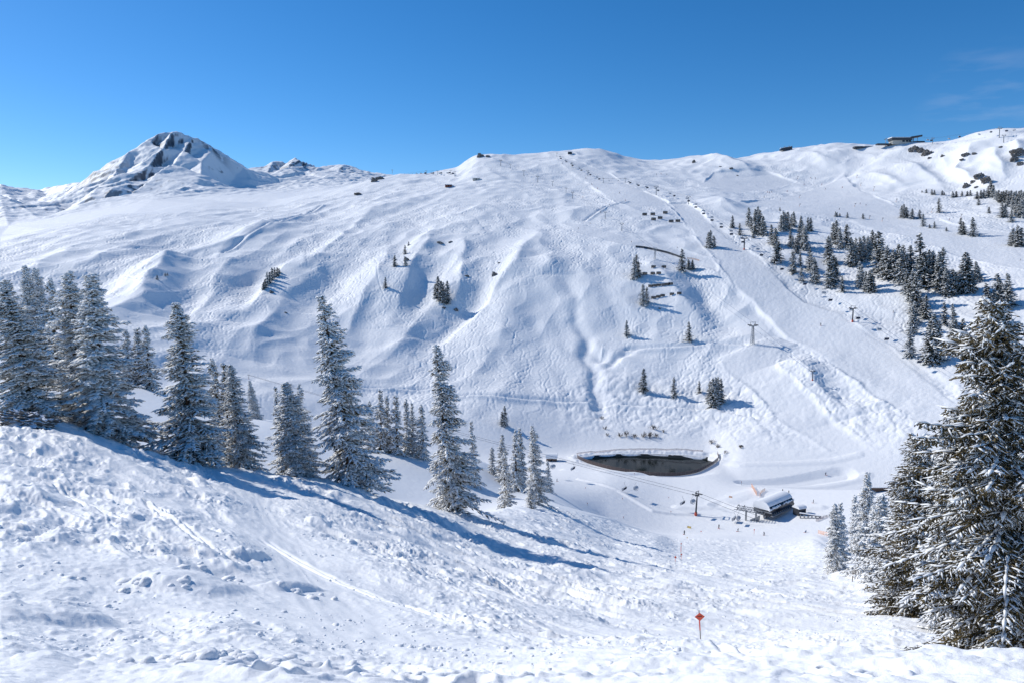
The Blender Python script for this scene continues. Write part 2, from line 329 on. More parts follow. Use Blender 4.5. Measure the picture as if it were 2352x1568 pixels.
tk = MT[i0:] * (1 - 0.8 * PM[i0:]) * (0.25 + 0.85 * sstep(-0.35, 0.25, noise(Xm / 120, Ym / 140, 21) + 0.5 * noise(Xm / 40, Ym / 50, 24) + 0.12))
Z[i0:] += (3.1 * gv * tk * (0.6 + 0.4 * sstep(500, 1100, np.hypot(Xm, Ym)))).astype(np.float32)
# groomed snow: faint bumps
Z[i0:] += (PM[i0:] * MT[i0:] * (0.13 * noise(U / 4.5, V / 6, 22) + 0.09 * noise(Xm / 2.2, Ym / 2.2, 23))).astype(np.float32)
print('tracks', round(time.time() - T0, 1))

# ------------------------------------------------------------ valley floor: pond basin, banks and dug hollows
WATER_Z = -131.6
POND_PX = [(1328, 1050), (1350, 1062), (1400, 1076), (1450, 1085), (1500, 1091), (1560, 1091), (1605, 1082), (1648, 1056), (1625, 1049), (1560, 1045), (1480, 1042), (1420, 1042), (1370, 1045)]
POND = np.array([pt(x, y, -130.0 / float(ray(x, y)[1]))[:2] for x, y in POND_PX])
s = near(POND, 40); X, Y = XX[s], YY[s]
d, _, _ = pdist(X, Y, POND, True); ins = inside(X, Y, POND); sg = np.where(ins, d, -d)
farside = sstep(468, 484, Y); flat = sstep(-14, -4, sg) * (1 - farside) + sstep(-3.5, -1, sg) * farside; bank = np.exp(-((sg + 4.5) / 2.8) ** 2) * farside
Zs = Z[s]; Zs = Zs * (1 - flat) + (-130.0) * flat
Zs = Zs + bank * (0.35 + 0.9 * noise(X / 9, Y / 6, 31) + 0.9 * np.abs(noise(X / 4, Y / 3.0, 32)))
Z[s] = Zs - 3.2 * sstep(-0.6, 2.6, sg)
def dig(pts, h, wd, zz=-130.0):
    P = np.array([pt(x, y, zz / float(ray(x, y)[1]))[:2] for x, y in pts]); s = near(P, wd * 3)
    d, sd_, t = pdist(XX[s], YY[s], P); Z[s] += (h * np.clip(1.5 - d / wd, 0, 1)).astype(np.float32)
dig([(1720, 1112), (1800, 1108), (1880, 1102), (1935, 1100)], -2.2, 6)
dig([(1705, 1122), (1800, 1124), (1900, 1116), (1990, 1106)], 0.5, 3)
dig([(1655, 1062), (1700, 1074), (1800, 1079), (1900, 1083), (1970, 1083)], 0.6, 2.5)
dig([(1650, 1176), (1700, 1160), (1750, 1145)], 0.5, 5)
dig([(1650, 1180), (1690, 1193), (1740, 1198)], -1.5, 4)
dig([(1560, 1182), (1640, 1184), (1720, 1197), (1800, 1207), (1880, 1211)], 0.8, 3.0)
dig([(1330, 1138), (1420, 1165), (1500, 1196), (1600, 1200)], 0.9, 1.5)
dig([(1300, 1092), (1380, 1103), (1440, 1105), (1500, 1096)], 0.9, 3)
# chopped powder of the slope in front
i1 = int(np.searchsorted(RN, 345)); Xn, Yn = XX[:i1], YY[:i1]; rn = np.hypot(Xn, Yn)
c4, s4 = math.cos(R(-48)), math.sin(R(-48))
Un = Xn * c4 + Yn * s4; Vn = -Xn * s4 + Yn * c4       # U runs to the right and nearer: the way the slope has been skied
wu = Un + 1.5 * noise(Un / 5, Vn / 5, 51); wv = Vn + 0.9 * noise(Un / 4, Vn / 4, 52)
patch = 0.42 + 0.58 * sstep(-0.45, 0.25, noise(Un / 16, Vn / 7, 53) + 0.35 * noise(Un / 5, Vn / 3, 54))
h = 0.5 * noise(Un / 34, Vn / 15, 55) + 0.42 * noise(wu / 13, wv / 5, 56)
rd = np.abs(noise(wu / 5.5, wv / 1.9, 57)); h += patch * (0.18 + 0.2 * sstep(15, 50, rn)) * (0.5 - rd * 1.6)
h += 0.16 * np.maximum(0, noise(wu / 3.2, wv / 1.0, 58) - 0.05) * (0.4 + patch)
fine = sstep(130, 50, rn)
c1 = noise(wu / 1.1, wv / 0.55, 59); h += patch * (0.04 + 0.24 * sstep(12, 60, rn)) * np.maximum(0, c1 - 0.08) * sstep(300, 150, rn)
c2 = noise(wu / 0.45, wv / 0.32, 60); h += fine * patch * (0.07 + 0.09 * sstep(10, 30, rn)) * np.maximum(0, c2)
ii = int(np.searchsorted(RN, 60)); h[:ii] += (0.045 * np.maximum(0, noise(Un[:ii] / 0.22, Vn[:ii] / 0.17, 61)) * patch[:ii] * sstep(60, 35, rn[:ii]))
far_ = sstep(45, 90, rn); q1 = np.abs(noise(wu / 4.2, wv / 2.0, 71)); q2 = np.abs(noise(wu / 2.2, wv / 1.2, 72))
h += far_ * (0.45 * (0.4 - q1) + 0.22 * (0.4 - q2)) * (0.35 + 0.65 * patch)
# ski track that sweeps down between the trees
P = polyhit([(565, 1095), (590, 1140), (620, 1200), (665, 1260), (710, 1320), (770, 1385), (840, 1440)], 10); d, _, _ = pdist(Xn, Yn, P)
band = np.exp(-(d / 2.1) ** 2); h = h * (1 - 0.93 * band) - 0.25 * band + 0.05 * band * noise(Un / 2.5, d * 2.2, 70)
damp = sstep(2, 9, rn) * 0.9 + 0.1
Z[:i1] += (h * NEARM[:i1] * damp).astype(np.float32)
for q_, h_ in [([(95, 1222), (160, 1229), (240, 1223)], .45), ([(350, 1247), (420, 1262), (480, 1258)], .5), ([(365, 1345), (430, 1335), (490, 1320)], .4), ([(420, 1275), (460, 1286), (525, 1284)], .4), ([(0, 1140), (60, 1148), (120, 1162)], .5),
               ([(555, 1270), (600, 1280)], .4), ([(440, 1105), (478, 1112)], .5), ([(1000, 1310), (1080, 1332), (1130, 1352)], .5), ([(1240, 1395), (1330, 1415), (1400, 1428)], .4), ([(20, 1370), (90, 1385), (160, 1375)], .3), ([(700, 1200), (760, 1215)], .5),
               ([(900, 1225), (960, 1240)], .6), ([(640, 1330), (700, 1345)], .35), ([(1100, 1250), (1180, 1262)], .5), ([(1500, 1340), (1580, 1360)], .5), ([(1300, 1310), (1370, 1330)], .5), ([(1750, 1400), (1830, 1420)], .4)]:
    crease(q_, h_, 0.018 * float(np.hypot(*polyhit(q_, 8)[0])) + 0.25, True, 8)
for k in range(34):                                   # single ski lines across the chopped slope
    a0_ = rng.uniform(-0.6, 0.35); r0_ = math.exp(rng.uniform(math.log(22), math.log(110))); q0 = np.array([r0_ * math.sin(a0_), r0_ * math.cos(a0_)]); dr_ = R(-48 + rng.normal(0, 16)); Ls = rng.uniform(8, 30); bend = rng.normal(0, 0.25)
    P = [q0]
    for j in range(7): P.append(P[-1] + Ls / 7 * np.array([math.cos(dr_), math.sin(dr_)])); dr_ += bend / 7
    P = np.array(P); 
    if np.hypot(*P.T).min() < 14: continue
    s = near(P, 1.5); d, sd_, t = pdist(XX[s], YY[s], P); e_ = np.minimum(1, 8 * np.minimum(t, 1 - t)); sc_ = 0.7 + 0.3 * min(2, r0_ / 50)
    for o_ in (0.0, 0.45): Z[s] += (e_ * sc_ * NEARM[s] * (-0.15 * np.exp(-((d * sd_ - o_) / (0.12 * sc_)) ** 2) + 0.05 * np.exp(-((d * sd_ - o_ + 0.25) / 0.12) ** 2))).astype(np.float32)
# trodden rim just below the camera
rim = np.exp(-((rn - 12.5 - 1.5 * noise(Xn / 5, Yn / 5, 62)) / 2.2) ** 2) * sstep(-3, 2, Xn)
Z[:i1] += (rim * (0.18 + 0.05 * np.maximum(0, noise(Xn / 0.8, Yn / 0.8, 63)) + 0.06 * noise(Xn / 0.4, Yn / 0.4, 64))).astype(np.float32)
for k in range(26):                                   # boot holes
    a = rng.uniform(-0.42, 0.5); rr = rng.uniform(8.3, 11.5); P = np.array([[rr * math.sin(a), rr * math.cos(a)]]); s = near(P, 0.7)
    d = np.hypot((XX[s] - P[0, 0]) * rng.uniform(0.8, 1.6), YY[s] - P[0, 1]); q = rng.uniform(0.12, 0.2)
    Z[s] += (-0.16 * np.exp(-(d / q) ** 4) + 0.06 * np.exp(-((d - q * 1.6) / 0.09) ** 2)).astype(np.float32)
# ski track ruts on the lower piste and benches
fl = sstep(5.2, 5.6, TP[:i1]) * (1 - 0.0)
Z[:i1] += (fl * (0.05 * noise(Xn / 6, Yn / 1.5, 65) + 0.6 * noise(Xn / 50, Yn / 40, 66) + 0.05 * noise(Xn / 1.5, Yn / 1.5, 67))).astype(np.float32)
EB = Z / RN[:, None].astype(np.float32)
print('ground', round(time.time() - T0, 1))

# ------------------------------------------------------------ materials
def mat(name, col=(0.5, 0.5, 0.5), rough=0.6, metal=0.0, spec=0.3, bump=None, var=None, alpha=None):
    m = bpy.data.materials.new(name); m.use_nodes = True; n = m.node_tree; b = n.nodes['Principled BSDF']
    b.inputs['Base Color'].default_value = (*col, 1); b.inputs['Roughness'].default_value = rough
    b.inputs['Metallic'].default_value = metal; b.inputs['Specular IOR Level'].default_value = spec
    if var or bump: tc = n.nodes.new('ShaderNodeTexCoord')
    if var:                                            # (scale, amount): uneven colour
        nz = n.nodes.new('ShaderNodeTexNoise'); nz.inputs['Scale'].default_value = var[0]; nz.inputs['Detail'].default_value = 6
        n.links.new(tc.outputs['Object'], nz.inputs['Vector'])
        mx = n.nodes.new('ShaderNodeMix'); mx.data_type = 'RGBA'
        mx.inputs[6].default_value = (*[c * (1 - var[1]) for c in col], 1); mx.inputs[7].default_value = (*[min(1, c * (1 + var[1])) for c in col], 1)
        n.links.new(nz.outputs['Fac'], mx.inputs[0]); n.links.new(mx.outputs[2], b.inputs['Base Color'])
    if bump:                                           # list of (scale, distance)
        prev = None
        for sc_, di in bump:
            nz = n.nodes.new('ShaderNodeTexNoise'); nz.inputs['Scale'].default_value = sc_; nz.inputs['Detail'].default_value = 5
            n.links.new(tc.outputs['Object'], nz.inputs['Vector'])
            bp = n.nodes.new('ShaderNodeBump'); bp.inputs['Distance'].default_value = di; bp.inputs['Strength'].default_value = 1
            n.links.new(nz.outputs['Fac'], bp.inputs['Height'])
            if prev: n.links.new(prev.outputs[0], bp.inputs['Normal'])
            prev = bp
        n.links.new(prev.outputs[0], b.inputs['Normal'])
    return m
def snow_ground(name, bump, rock=False):
    m = mat(name, (0.93, 0.93, 0.925), 0.62, 0, 0.25, bump)
    n = m.node_tree; b = n.nodes['Principled BSDF']
    at = n.nodes.new('ShaderNodeAttribute'); at.attribute_name = 'groomed'
    mx = n.nodes.new('ShaderNodeMix'); mx.data_type = 'RGBA'
    mx.inputs[6].default_value = (0.93, 0.93, 0.925, 1); mx.inputs[7].default_value = (0.87, 0.875, 0.88, 1)
    n.links.new(at.outputs['Fac'], mx.inputs[0]); last = mx.outputs[2]
    if rock:
        ar = n.nodes.new('ShaderNodeAttribute'); ar.attribute_name = 'rock'
        tc = n.nodes.new('ShaderNodeTexCoord'); nz = n.nodes.new('ShaderNodeTexNoise'); nz.inputs['Scale'].default_value = 0.02; nz.inputs['Detail'].default_value = 9
        n.links.new(tc.outputs['Object'], nz.inputs['Vector'])
        cr = n.nodes.new('ShaderNodeValToRGB'); cr.color_ramp.elements[0].color = (0.055, 0.065, 0.085, 1); cr.color_ramp.elements[1].color = (0.22, 0.235, 0.26, 1)
        cr.color_ramp.elements[0].position = 0.35; cr.color_ramp.elements[1].position = 0.7
        n.links.new(nz.outputs['Fac'], cr.inputs[0])
        m2 = n.nodes.new('ShaderNodeMix'); m2.data_type = 'RGBA'
        n.links.new(ar.outputs['Fac'], m2.inputs[0]); n.links.new(last, m2.inputs[6]); n.links.new(cr.outputs[0], m2.inputs[7]); last = m2.outputs[2]
    n.links.new(last, b.inputs['Base Color'])
    return m
M_near = snow_ground('powder_snow', [(5.0, 0.03), (28.0, 0.007)])
M_mtn = snow_ground('mountain_snow', [(0.35, 0.25), (1.6, 0.1)])
M_far = snow_ground('far_snow', [(0.03, 3.0)], True)
def sheet(name, X, Y, Zz, m, attrs={}):
    nr, nc = X.shape; me = bpy.data.meshes.new(name)
    co = np.empty((nr * nc, 3), np.float32); co[:, 0] = X.ravel(); co[:, 1] = Y.ravel(); co[:, 2] = Zz.ravel()
    me.vertices.add(nr * nc); me.vertices.foreach_set('co', co.ravel())
    ids = np.arange(nr * nc, dtype=np.int32).reshape(nr, nc)
    q = np.stack([ids[:-1, :-1], ids[:-1, 1:], ids[1:, 1:], ids[1:, :-1]], -1).reshape(-1, 4)
    me.loops.add(q.size); me.loops.foreach_set('vertex_index', q.ravel())
    me.polygons.add(len(q)); me.polygons.foreach_set('loop_start', np.arange(0, q.size, 4, dtype=np.int32))
    me.polygons.foreach_set('use_smooth', np.ones(len(q), bool))
    me.update(calc_edges=True)
    for k, v in attrs.items():
        at = me.attributes.new(k, 'FLOAT', 'POINT'); at.data.foreach_set('value', np.ascontiguousarray(v, np.float32).ravel())
    me.materials.append(m); o = bpy.data.objects.new(name, me); COL.objects.link(o); o['kind'] = 'structure'
    return o
isp = int(np.searchsorted(RN, 345))
GRM = PM * MT * 1.3 + sstep(5.2, 5.5, TP) * (1 - sstep(9.2, 9.8, TP)) * 0.3
sheet('snow_slope', XX[:isp+1], YY[:isp+1], Z[:isp+1], M_near, {'groomed': GRM[:isp+1]})
sheet('mountainside', XX[isp:], YY[isp:], Z[isp:], M_mtn, {'groomed': GRM[isp:]})
EB = Z / RN[:, None].astype(np.float32)

# ------------------------------------------------------------ far peaks
FP = [(-200, 440, 5200), (-60, 430, 5200), (0, 428, 5000), (40, 437, 5000), (90, 440, 5000), (140, 431, 4800), (185, 424, 4600), (215, 411, 4350), (222, 397, 4250), (260, 375, 4250), (300, 353, 4300), (348, 334, 4330), (362, 316, 4380), (380, 307, 4400), (398, 305, 4400), (412, 309, 4400), (445, 317, 4400), (470, 328, 4420), (500, 351, 4420), (560, 386, 4450), (620, 414, 4480), (640, 424, 4500),
      (605, 386, 5200), (628, 374, 5200), (648, 371, 5200), (660, 380, 5200), (678, 361, 5200), (700, 384, 5200), (730, 389, 5250), (770, 384, 5250), (800, 382, 5200), (835, 395, 5100), (870, 401, 4900), (905, 406, 4800), (940, 414, 4800), (1000, 440, 4800),
      (-200, 545, 2500), (0, 545, 2500), (100, 525, 2500), (200, 512, 2500), (300, 495, 2500), (400, 482, 2500), (500, 472, 2600), (600, 470, 2700), (700, 455, 2700), (800, 445, 2700), (950, 430, 2700),
      (0, 455, 3900), (50, 480, 3600), (95, 505, 3200), (20, 520, 3100), (140, 490, 3300), (200, 470, 3400), (150, 455, 4000), (90, 465, 4200), (250, 440, 3600), (300, 430, 3700), (260, 410, 3900),
      (485, 352, 4300), (463, 372, 4100), (462, 400, 3900), (450, 432, 3600), (400, 440, 3400), (350, 460, 3200), (540, 405, 4350), (590, 430, 4300), (520, 440, 4100), (560, 452, 3800), (400, 380, 4000), (360, 400, 3850), (330, 375, 4100), (420, 350, 4200),
      (640, 440, 3600), (700, 430, 3700), (680, 400, 4800), (760, 420, 4200), (620, 400, 4900), (850, 420, 4000), (0, 400, 7500), (2352, 470, 7500)]
FPp = [pt(x, y, r) for x, y, r in FP[:-2]]
FPp += [np.array([x, y, z]) for x, y, z in [(-3600, 6500, 0), (-1500, 6800, 100), (500, 6800, -100), (1500, 4000, -100), (900, 3000, -50), (-4200, 3500, 0)]]
for rr_, zz_ in ((1850, 30), (2150, 40)):
    for a_ in (-42, -36, -30, -24, -18, -12, -6, 2): FPp.append(np.array([rr_ * math.sin(R(a_)), rr_ * math.cos(R(a_)), zz_]))
FPp = np.array(FPp)
def tps(P, v, reg=1e-4):
    n = len(P); d = np.hypot(P[:, None, 0] - P[None, :, 0], P[:, None, 1] - P[None, :, 1])
    K = np.where(d > 0, d * d * np.log(d + 1e-12), 0) + reg * np.eye(n); A = np.zeros((n + 3, n + 3)); A[:n, :n] = K
    A[:n, n] = 1; A[:n, n+1:] = P; A[n, :n] = 1; A[n+1:, :n] = P.T
    return np.linalg.solve(A, np.concatenate([v, np.zeros(3)]))
Ps = FPp[:, :2] / 1000.0; wts = tps(Ps, FPp[:, 2], 2e-3)
fa = np.linspace(R(-45), R(4), 760); fr = np.linspace(1800, 6200, 560)
FX = fr[:, None] * np.sin(fa)[None]; FY = fr[:, None] * np.cos(fa)[None]
FT = wts[-3] + wts[-2] * FX / 1000 + wts[-1] * FY / 1000
for k in range(len(Ps)):
    d2 = (FX / 1000 - Ps[k, 0]) ** 2 + (FY / 1000 - Ps[k, 1]) ** 2; FT = FT + wts[k] * 0.5 * d2 * np.log(d2 + 1e-12)
from mathutils.geometry import delaunay_2d_cdt
RIB = [[(398, 306, 4400), (374, 345, 4220), (338, 388, 4020), (288, 428, 3820), (238, 458, 3560)], [(445, 318, 4400), (424, 350, 4230), (392, 388, 4060), (345, 425, 3850), (300, 455, 3600)],
       [(300, 353, 4300), (268, 395, 4080), (232, 430, 3880), (205, 458, 3620)], [(678, 361, 5200), (662, 385, 5000), (640, 408, 4750)], [(678, 361, 5200), (704, 392, 5000), (735, 412, 4750)], [(628, 374, 5200), (612, 398, 4950)], [(790, 381, 5200), (776, 400, 4850), (742, 420, 4450)], [(870, 401, 4900), (850, 418, 4650)]]
RIB += [[(0, 428, 5000), (18, 450, 4500), (55, 476, 3800), (100, 508, 3200)], [(185, 424, 4600), (152, 446, 4250), (122, 470, 3850), (136, 497, 3450)], [(90, 440, 5000), (80, 462, 4400)]]
HOL = [(48, 456, 4750), (110, 462, 4650), (85, 482, 4000), (15, 485, 4000), (40, 505, 3300), (165, 470, 4300), (160, 492, 3750), (356, 352, 4330), (330, 395, 4150), (285, 410, 4060), (300, 392, 4180), (400, 352, 4330), (372, 392, 4170), (330, 428, 3960), (250, 425, 4000), (432, 372, 4240), (410, 412, 4020), (640, 392, 5130), (660, 402, 5000), (690, 398, 5120), (700, 412, 4900), (760, 398, 5080), (820, 405, 4950), (600, 410, 4850)]
P3 = list(FPp); edg = []
def addc(L):
    ids = []
    for p in L:
        q = pt(*p); dd = [np.hypot(*(q[:2] - z[:2])) for z in P3]; j = int(np.argmin(dd))
        if dd[j] < 25: ids.append(j)
        else: P3.append(q); ids.append(len(P3) - 1)
    edg.extend([(a, b) for a, b in zip(ids[:-1], ids[1:]) if a != b])
SKY = [p for p in FP[9:22]]; addc(SKY); addc(FP[22:35]); addc([(485, 342, 4400), (463, 372, 4100), (462, 400, 3900), (450, 432, 3600), (400, 455, 3300)])
for L in RIB: addc(L)
P3 += [pt(*p) for p in HOL]; P3 = np.array(P3)
vo, eo, fo, ov, oe, of_ = delaunay_2d_cdt([Vector(p[:2]) for p in P3], edg, [], 0, 1e-3)
zo = [float(np.mean([P3[i][2] for i in src])) if src else None for src in ov]
FZ = FT.copy()
for f_ in fo:
    if any(zo[i] is None for i in f_): continue
    (x0, y0), (x1, y1), (x2, y2) = [(vo[i].x, vo[i].y) for i in f_]; z0_, z1_, z2_ = [zo[i] for i in f_]
    r_ = [math.hypot(x0, y0), math.hypot(x1, y1), math.hypot(x2, y2)]; a_ = [math.atan2(x0, y0), math.atan2(x1, y1), math.atan2(x2, y2)]
    i0_, i1_ = np.searchsorted(fr, min(r_) * 0.985), np.searchsorted(fr, max(r_) * 1.0) + 1; c0_, c1_ = np.searchsorted(fa, min(a_)), np.searchsorted(fa, max(a_)) + 1
    X_, Y_ = FX[i0_:i1_, c0_:c1_], FY[i0_:i1_, c0_:c1_]; D = (y1 - y2) * (x0 - x2) + (x2 - x1) * (y0 - y2)
    if abs(D) < 1e-6 or X_.size == 0: continue
    l0 = ((y1 - y2) * (X_ - x2) + (x2 - x1) * (Y_ - y2)) / D; l1 = ((y2 - y0) * (X_ - x2) + (x0 - x2) * (Y_ - y2)) / D; l2 = 1 - l0 - l1
    m_ = (l0 >= -1e-6) & (l1 >= -1e-6) & (l2 >= -1e-6); FZ[i0_:i1_, c0_:c1_] = np.where(m_, l0 * z0_ + l1 * z1_ + l2 * z2_, FZ[i0_:i1_, c0_:c1_])
FZ = FZ * 0.85 + FT * 0.15
def fcrease(pts, h, wd):
    global FZ
    P = np.array([pt(*p)[:2] for p in pts]); d, sd_, t = pdist(FX, FY, P)
    FZ = FZ + h * np.clip(1 - d / wd, 0, 1) ** 1.4 * (0.4 + 0.6 * np.abs(np.sin(np.pi * t)) ** 0.5)
rug = sstep(2900, 3700, fr)[:, None]
bx = FX + 50 * noise(FX / 400, FY / 400, 201); by = FY + 50 * noise(FX / 400, FY / 400, 202)
rid = fbm(bx / 420, by / 420, 2, 203); r3 = 1 - np.abs(noise(bx / 230, by / 230, 205)) * 2.2; r4 = 1 - np.abs(noise(bx / 95, by / 120, 206)) * 2.2; r5 = noise(bx / 40, by / 40, 207)
bowl = 1 - 0.85 * np.exp(-(((FX - pt(560, 420, 4250)[0]) / 330) ** 2 + ((FY - pt(560, 420, 4250)[1]) / 420) ** 2))
FZ = FZ + rug * bowl * (5 * rid + 5 * r3 + 3.5 * r4 + 1.2 * r5)
ex = FX - 0.35 * FY * 0; led = 46.0; ph_ = (FZ - 0.42 * FX + 22 * noise(FX / 260, FY / 260, 213) + 8 * noise(FX / 90, FY / 90, 214)) / led
fr_ = ph_ - np.floor(ph_); stp = (sstep(0.35, 0.62, fr_) - fr_) * led
flank = np.clip(sstep(pt(520, 400, 4300)[0], pt(430, 400, 4300)[0], FX) + sstep(pt(600, 400, 4900)[0], pt(660, 400, 4900)[0], FX), 0, 1)
lw = rug * flank * sstep(-0.35, 0.15, noise(FX / 330, FY / 330, 208) + 0.1); un_ = FX * 0.8 + FY * 0.6; vn_ = -FX * 0.6 + FY * 0.8; FZ = FZ + 0.16 * lw * stp + rug * flank * (16 * (0.35 - np.abs(noise(un_ / 520 + 0.3 * noise(FX / 200, FY / 200, 217), vn_ / 150, 218))) + 9 * (0.35 - np.abs(noise(un_ / 210, vn_ / 70, 219))))
FZ = FZ + rug * (0.3 + 0.7 * flank) * (6 * (0.5 - np.abs(noise(bx / 75, by / 75, 215)) * 1.6) + 2.5 * (0.5 - np.abs(noise(bx / 26, by / 26, 216)) * 1.6))
gy2, gx2 = np.gradient(FZ); ds_r = (fr[1] - fr[0]); ds_a = fr[:, None] * (fa[1] - fa[0]); slope = np.hypot(gy2 / ds_r, gx2 / ds_a)
strk = 0.45 * noise(FX / 24, FY / 70, 220) + 0.35 * noise(FX / 11, FY / 24, 221)
rock = sstep(1.7, 2.2, slope + 1.5 * strk + 0.35 * noise(FX / 60, FY / 60, 209) + 0.25 * noise(FX / 22, FY / 22, 210)) * rug
for (x, y, r, rad) in [(130, 490, 3300, 330), (205, 465, 3450, 330), (160, 480, 3350, 260), (224, 420, 4150, 120), (490, 347, 4400, 60), (370, 322, 4330, 50), (300, 430, 3650, 200), (685, 385, 5050, 160), (625, 385, 5050, 140), (800, 400, 4950, 160), (860, 405, 4850, 110), (20, 500, 3400, 160)]:
    p = pt(x, y, r); rock = np.maximum(rock, np.exp(-((FX - p[0]) ** 2 + (FY - p[1]) ** 2) / rad ** 2) * sstep(0.72, 1.1, slope + strk + 0.5 * noise(FX / 50, FY / 28, 211) + 0.3 * noise(FX / 18, FY / 18, 212)) * rug)
sheet('mountain_range', FX, FY, FZ, M_far, {'groomed': FX * 0, 'rock': rock})
# land that closes the scene behind and beside the camera
GXb = np.array([-1.0, 1.0])
XX1, YY1 = np.meshgrid(np.linspace(-9000, 9000, 40), np.linspace(-9000, 12000, 46)); rr1 = np.hypot(XX1, YY1)
sheet('valley_land', XX1, YY1, -230 + 0 * rr1, M_far, {'groomed': XX1 * 0, 'rock': XX1 * 0})
print('far', round(time.time() - T0, 1))
# ------------------------------------------------------------ mesh builders
class MB:
    """collects shapes into ONE mesh"""
    def __init__(s): s.v = []; s.f = []; s.n = 0
    def add(s, V, Fc):
        V = np.asarray(V, float).reshape(-1, 3); s.v.append(V); s.f += [tuple(int(i) + s.n for i in f) for f in Fc]; s.n += len(V); return s
    def box(s, c, d, rz=0.0, ax=None):
        c = np.array(c, float); hx, hy, hz = [q / 2 for q in d]
        V = np.array([(x, y, z) for z in (-hz, hz) for x, y in ((-hx, -hy), (hx, -hy), (hx, hy), (-hx, hy))])
        if rz: q = np.array([[math.cos(rz), -math.sin(rz), 0], [math.sin(rz), math.cos(rz), 0], [0, 0, 1]]); V = V @ q.T
        return s.add(V + c, [(3, 2, 1, 0), (4, 5, 6, 7), (0, 1, 5, 4), (1, 2, 6, 5), (2, 3, 7, 6), (3, 0, 4, 7)])
    def tube(s, pts, rad, n=8, cap=True):
        pts = np.asarray(pts, float); rad = np.broadcast_to(rad, (len(pts),)); V = []
        for i, p in enumerate(pts):
            t = pts[min(i + 1, len(pts) - 1)] - pts[max(i - 1, 0)]; t = t / (np.linalg.norm(t) + 1e-9)
            a = np.cross(t, (0, 0, 1)) if abs(t[2]) < 0.95 else np.cross(t, (0, 1, 0)); a /= np.linalg.norm(a); b = np.cross(t, a)
            for k in range(n): an = 2 * math.pi * k / n; V.append(p + rad[i] * (math.cos(an) * a + math.sin(an) * b))
        Fc = [(i*n + k, i*n + (k+1) % n, (i+1)*n + (k+1) % n, (i+1)*n + k) for i in range(len(pts)-1) for k in range(n)]
        if cap: Fc += [tuple(range(n - 1, -1, -1)), tuple(range((len(pts)-1)*n, len(pts)*n))]
        return s.add(V, Fc)
    def build(s, name, m, parent=None, smooth=False):
        me = bpy.data.meshes.new(name); me.from_pydata(np.concatenate(s.v).tolist(), [], s.f); me.update()
        if smooth: me.polygons.foreach_set('use_smooth', np.ones(len(me.polygons), bool))
        me.materials.append(m); o = bpy.data.objects.new(name, me); COL.objects.link(o)
        if parent is not None: o.parent = parent
        return o
def thing(name, label, cat, loc=(0, 0, 0), rz=0.0, group=None):
    o = bpy.data.objects.new(name, None); COL.objects.link(o); o.location = loc; o.rotation_euler = (0, 0, rz); o.empty_display_size = 0.3
    o['label'] = label; o['category'] = cat
    if group: o['group'] = group
    return o
def tag(o, label, cat, group=None, kind=None):
    if label: o['label'] = label
    if cat: o['category'] = cat
    if group: o['group'] = group
    if kind: o['kind'] = kind
    return o
def copy_tree(o, parent=None):
    c = o.copy(); COL.objects.link(c); c.parent = parent
    if parent is not None: c.matrix_parent_inverse = o.matrix_parent_inverse.copy()
    for ch in KIDS.get(o.name, []): copy_tree(ch, c)
    return c
KIDS = {}
def reg(o):
    for c in o.children_recursive + [o]: KIDS[c.name] = list(c.children)

# ------------------------------------------------------------ spruces
def mat_needles(name, c1, c2):
    m = mat(name, c1, 0.75, 0, 0.15); n = m.node_tree; b = n.nodes['Principled BSDF']
    tc = n.nodes.new('ShaderNodeTexCoord'); nz = n.nodes.new('ShaderNodeTexNoise'); nz.inputs['Scale'].default_value = 1.3; nz.inputs['Detail'].default_value = 4
    n.links.new(tc.outputs['Object'], nz.inputs['Vector']); cr = n.nodes.new('ShaderNodeValToRGB')
    cr.color_ramp.elements[0].position = 0.35; cr.color_ramp.elements[0].color = (*c1, 1); cr.color_ramp.elements[1].position = 0.68; cr.color_ramp.elements[1].color = (*c2, 1)
    n.links.new(nz.outputs['Fac'], cr.inputs[0]); n.links.new(cr.outputs[0], b.inputs['Base Color']); return m
M_needle = mat_needles('spruce_needles', (0.07, 0.058, 0.03), (0.18, 0.135, 0.065))
M_needle_far = mat_needles('spruce_needles_dark', (0.018, 0.024, 0.018), (0.045, 0.05, 0.036))
M_bark = mat('spruce_bark', (0.10, 0.065, 0.045), 0.9, 0, 0.1, [(6, 0.05)], (3, 0.5))
M_snowb = mat('branch_snow', (0.91, 0.91, 0.90), 0.65, 0, 0.2)
def spindles(P0, P1, wd, hgt, up, nring=4):
    """leaf-sized tapered bodies from P0 to P1: ring a third of the way along; -> verts, faces"""
    n = len(P0); d = P1 - P0; L = np.linalg.norm(d, axis=1, keepdims=True) + 1e-9; d = d / L
    sdv = np.cross(d, np.array([0, 0, 1.0])); ln = np.linalg.norm(sdv, axis=1, keepdims=True); sdv = np.where(ln > 0.05, sdv / np.maximum(ln, 1e-6), np.array([1.0, 0, 0]))
    upv = np.cross(sdv, d); ring = []
    for k in range(nring):
        a = 2 * math.pi * (k + (0.5 if nring == 3 else 0)) / nring + (math.pi / 6 if nring == 3 else 0)
        ring.append(P0 + d * L * 0.38 + sdv * (wd * math.cos(a))[:, None] + upv * ((hgt * math.sin(a)) + up)[:, None])
    V = np.stack([P0 + upv * (up * 0.5)[:, None]] + ring + [P1 + upv * (up * 0.3)[:, None]], 1).reshape(-1, 3)
    m = nring + 2; base_ = (np.arange(n) * m)[:, None]; Fc = []
    for k in range(nring):
        a, b = 1 + k, 1 + (k + 1) % nring
        Fc.append(base_ + np.array([[0, b, a]])); Fc.append(base_ + np.array([[a, b, m - 1]]))
    return V, np.concatenate(Fc)
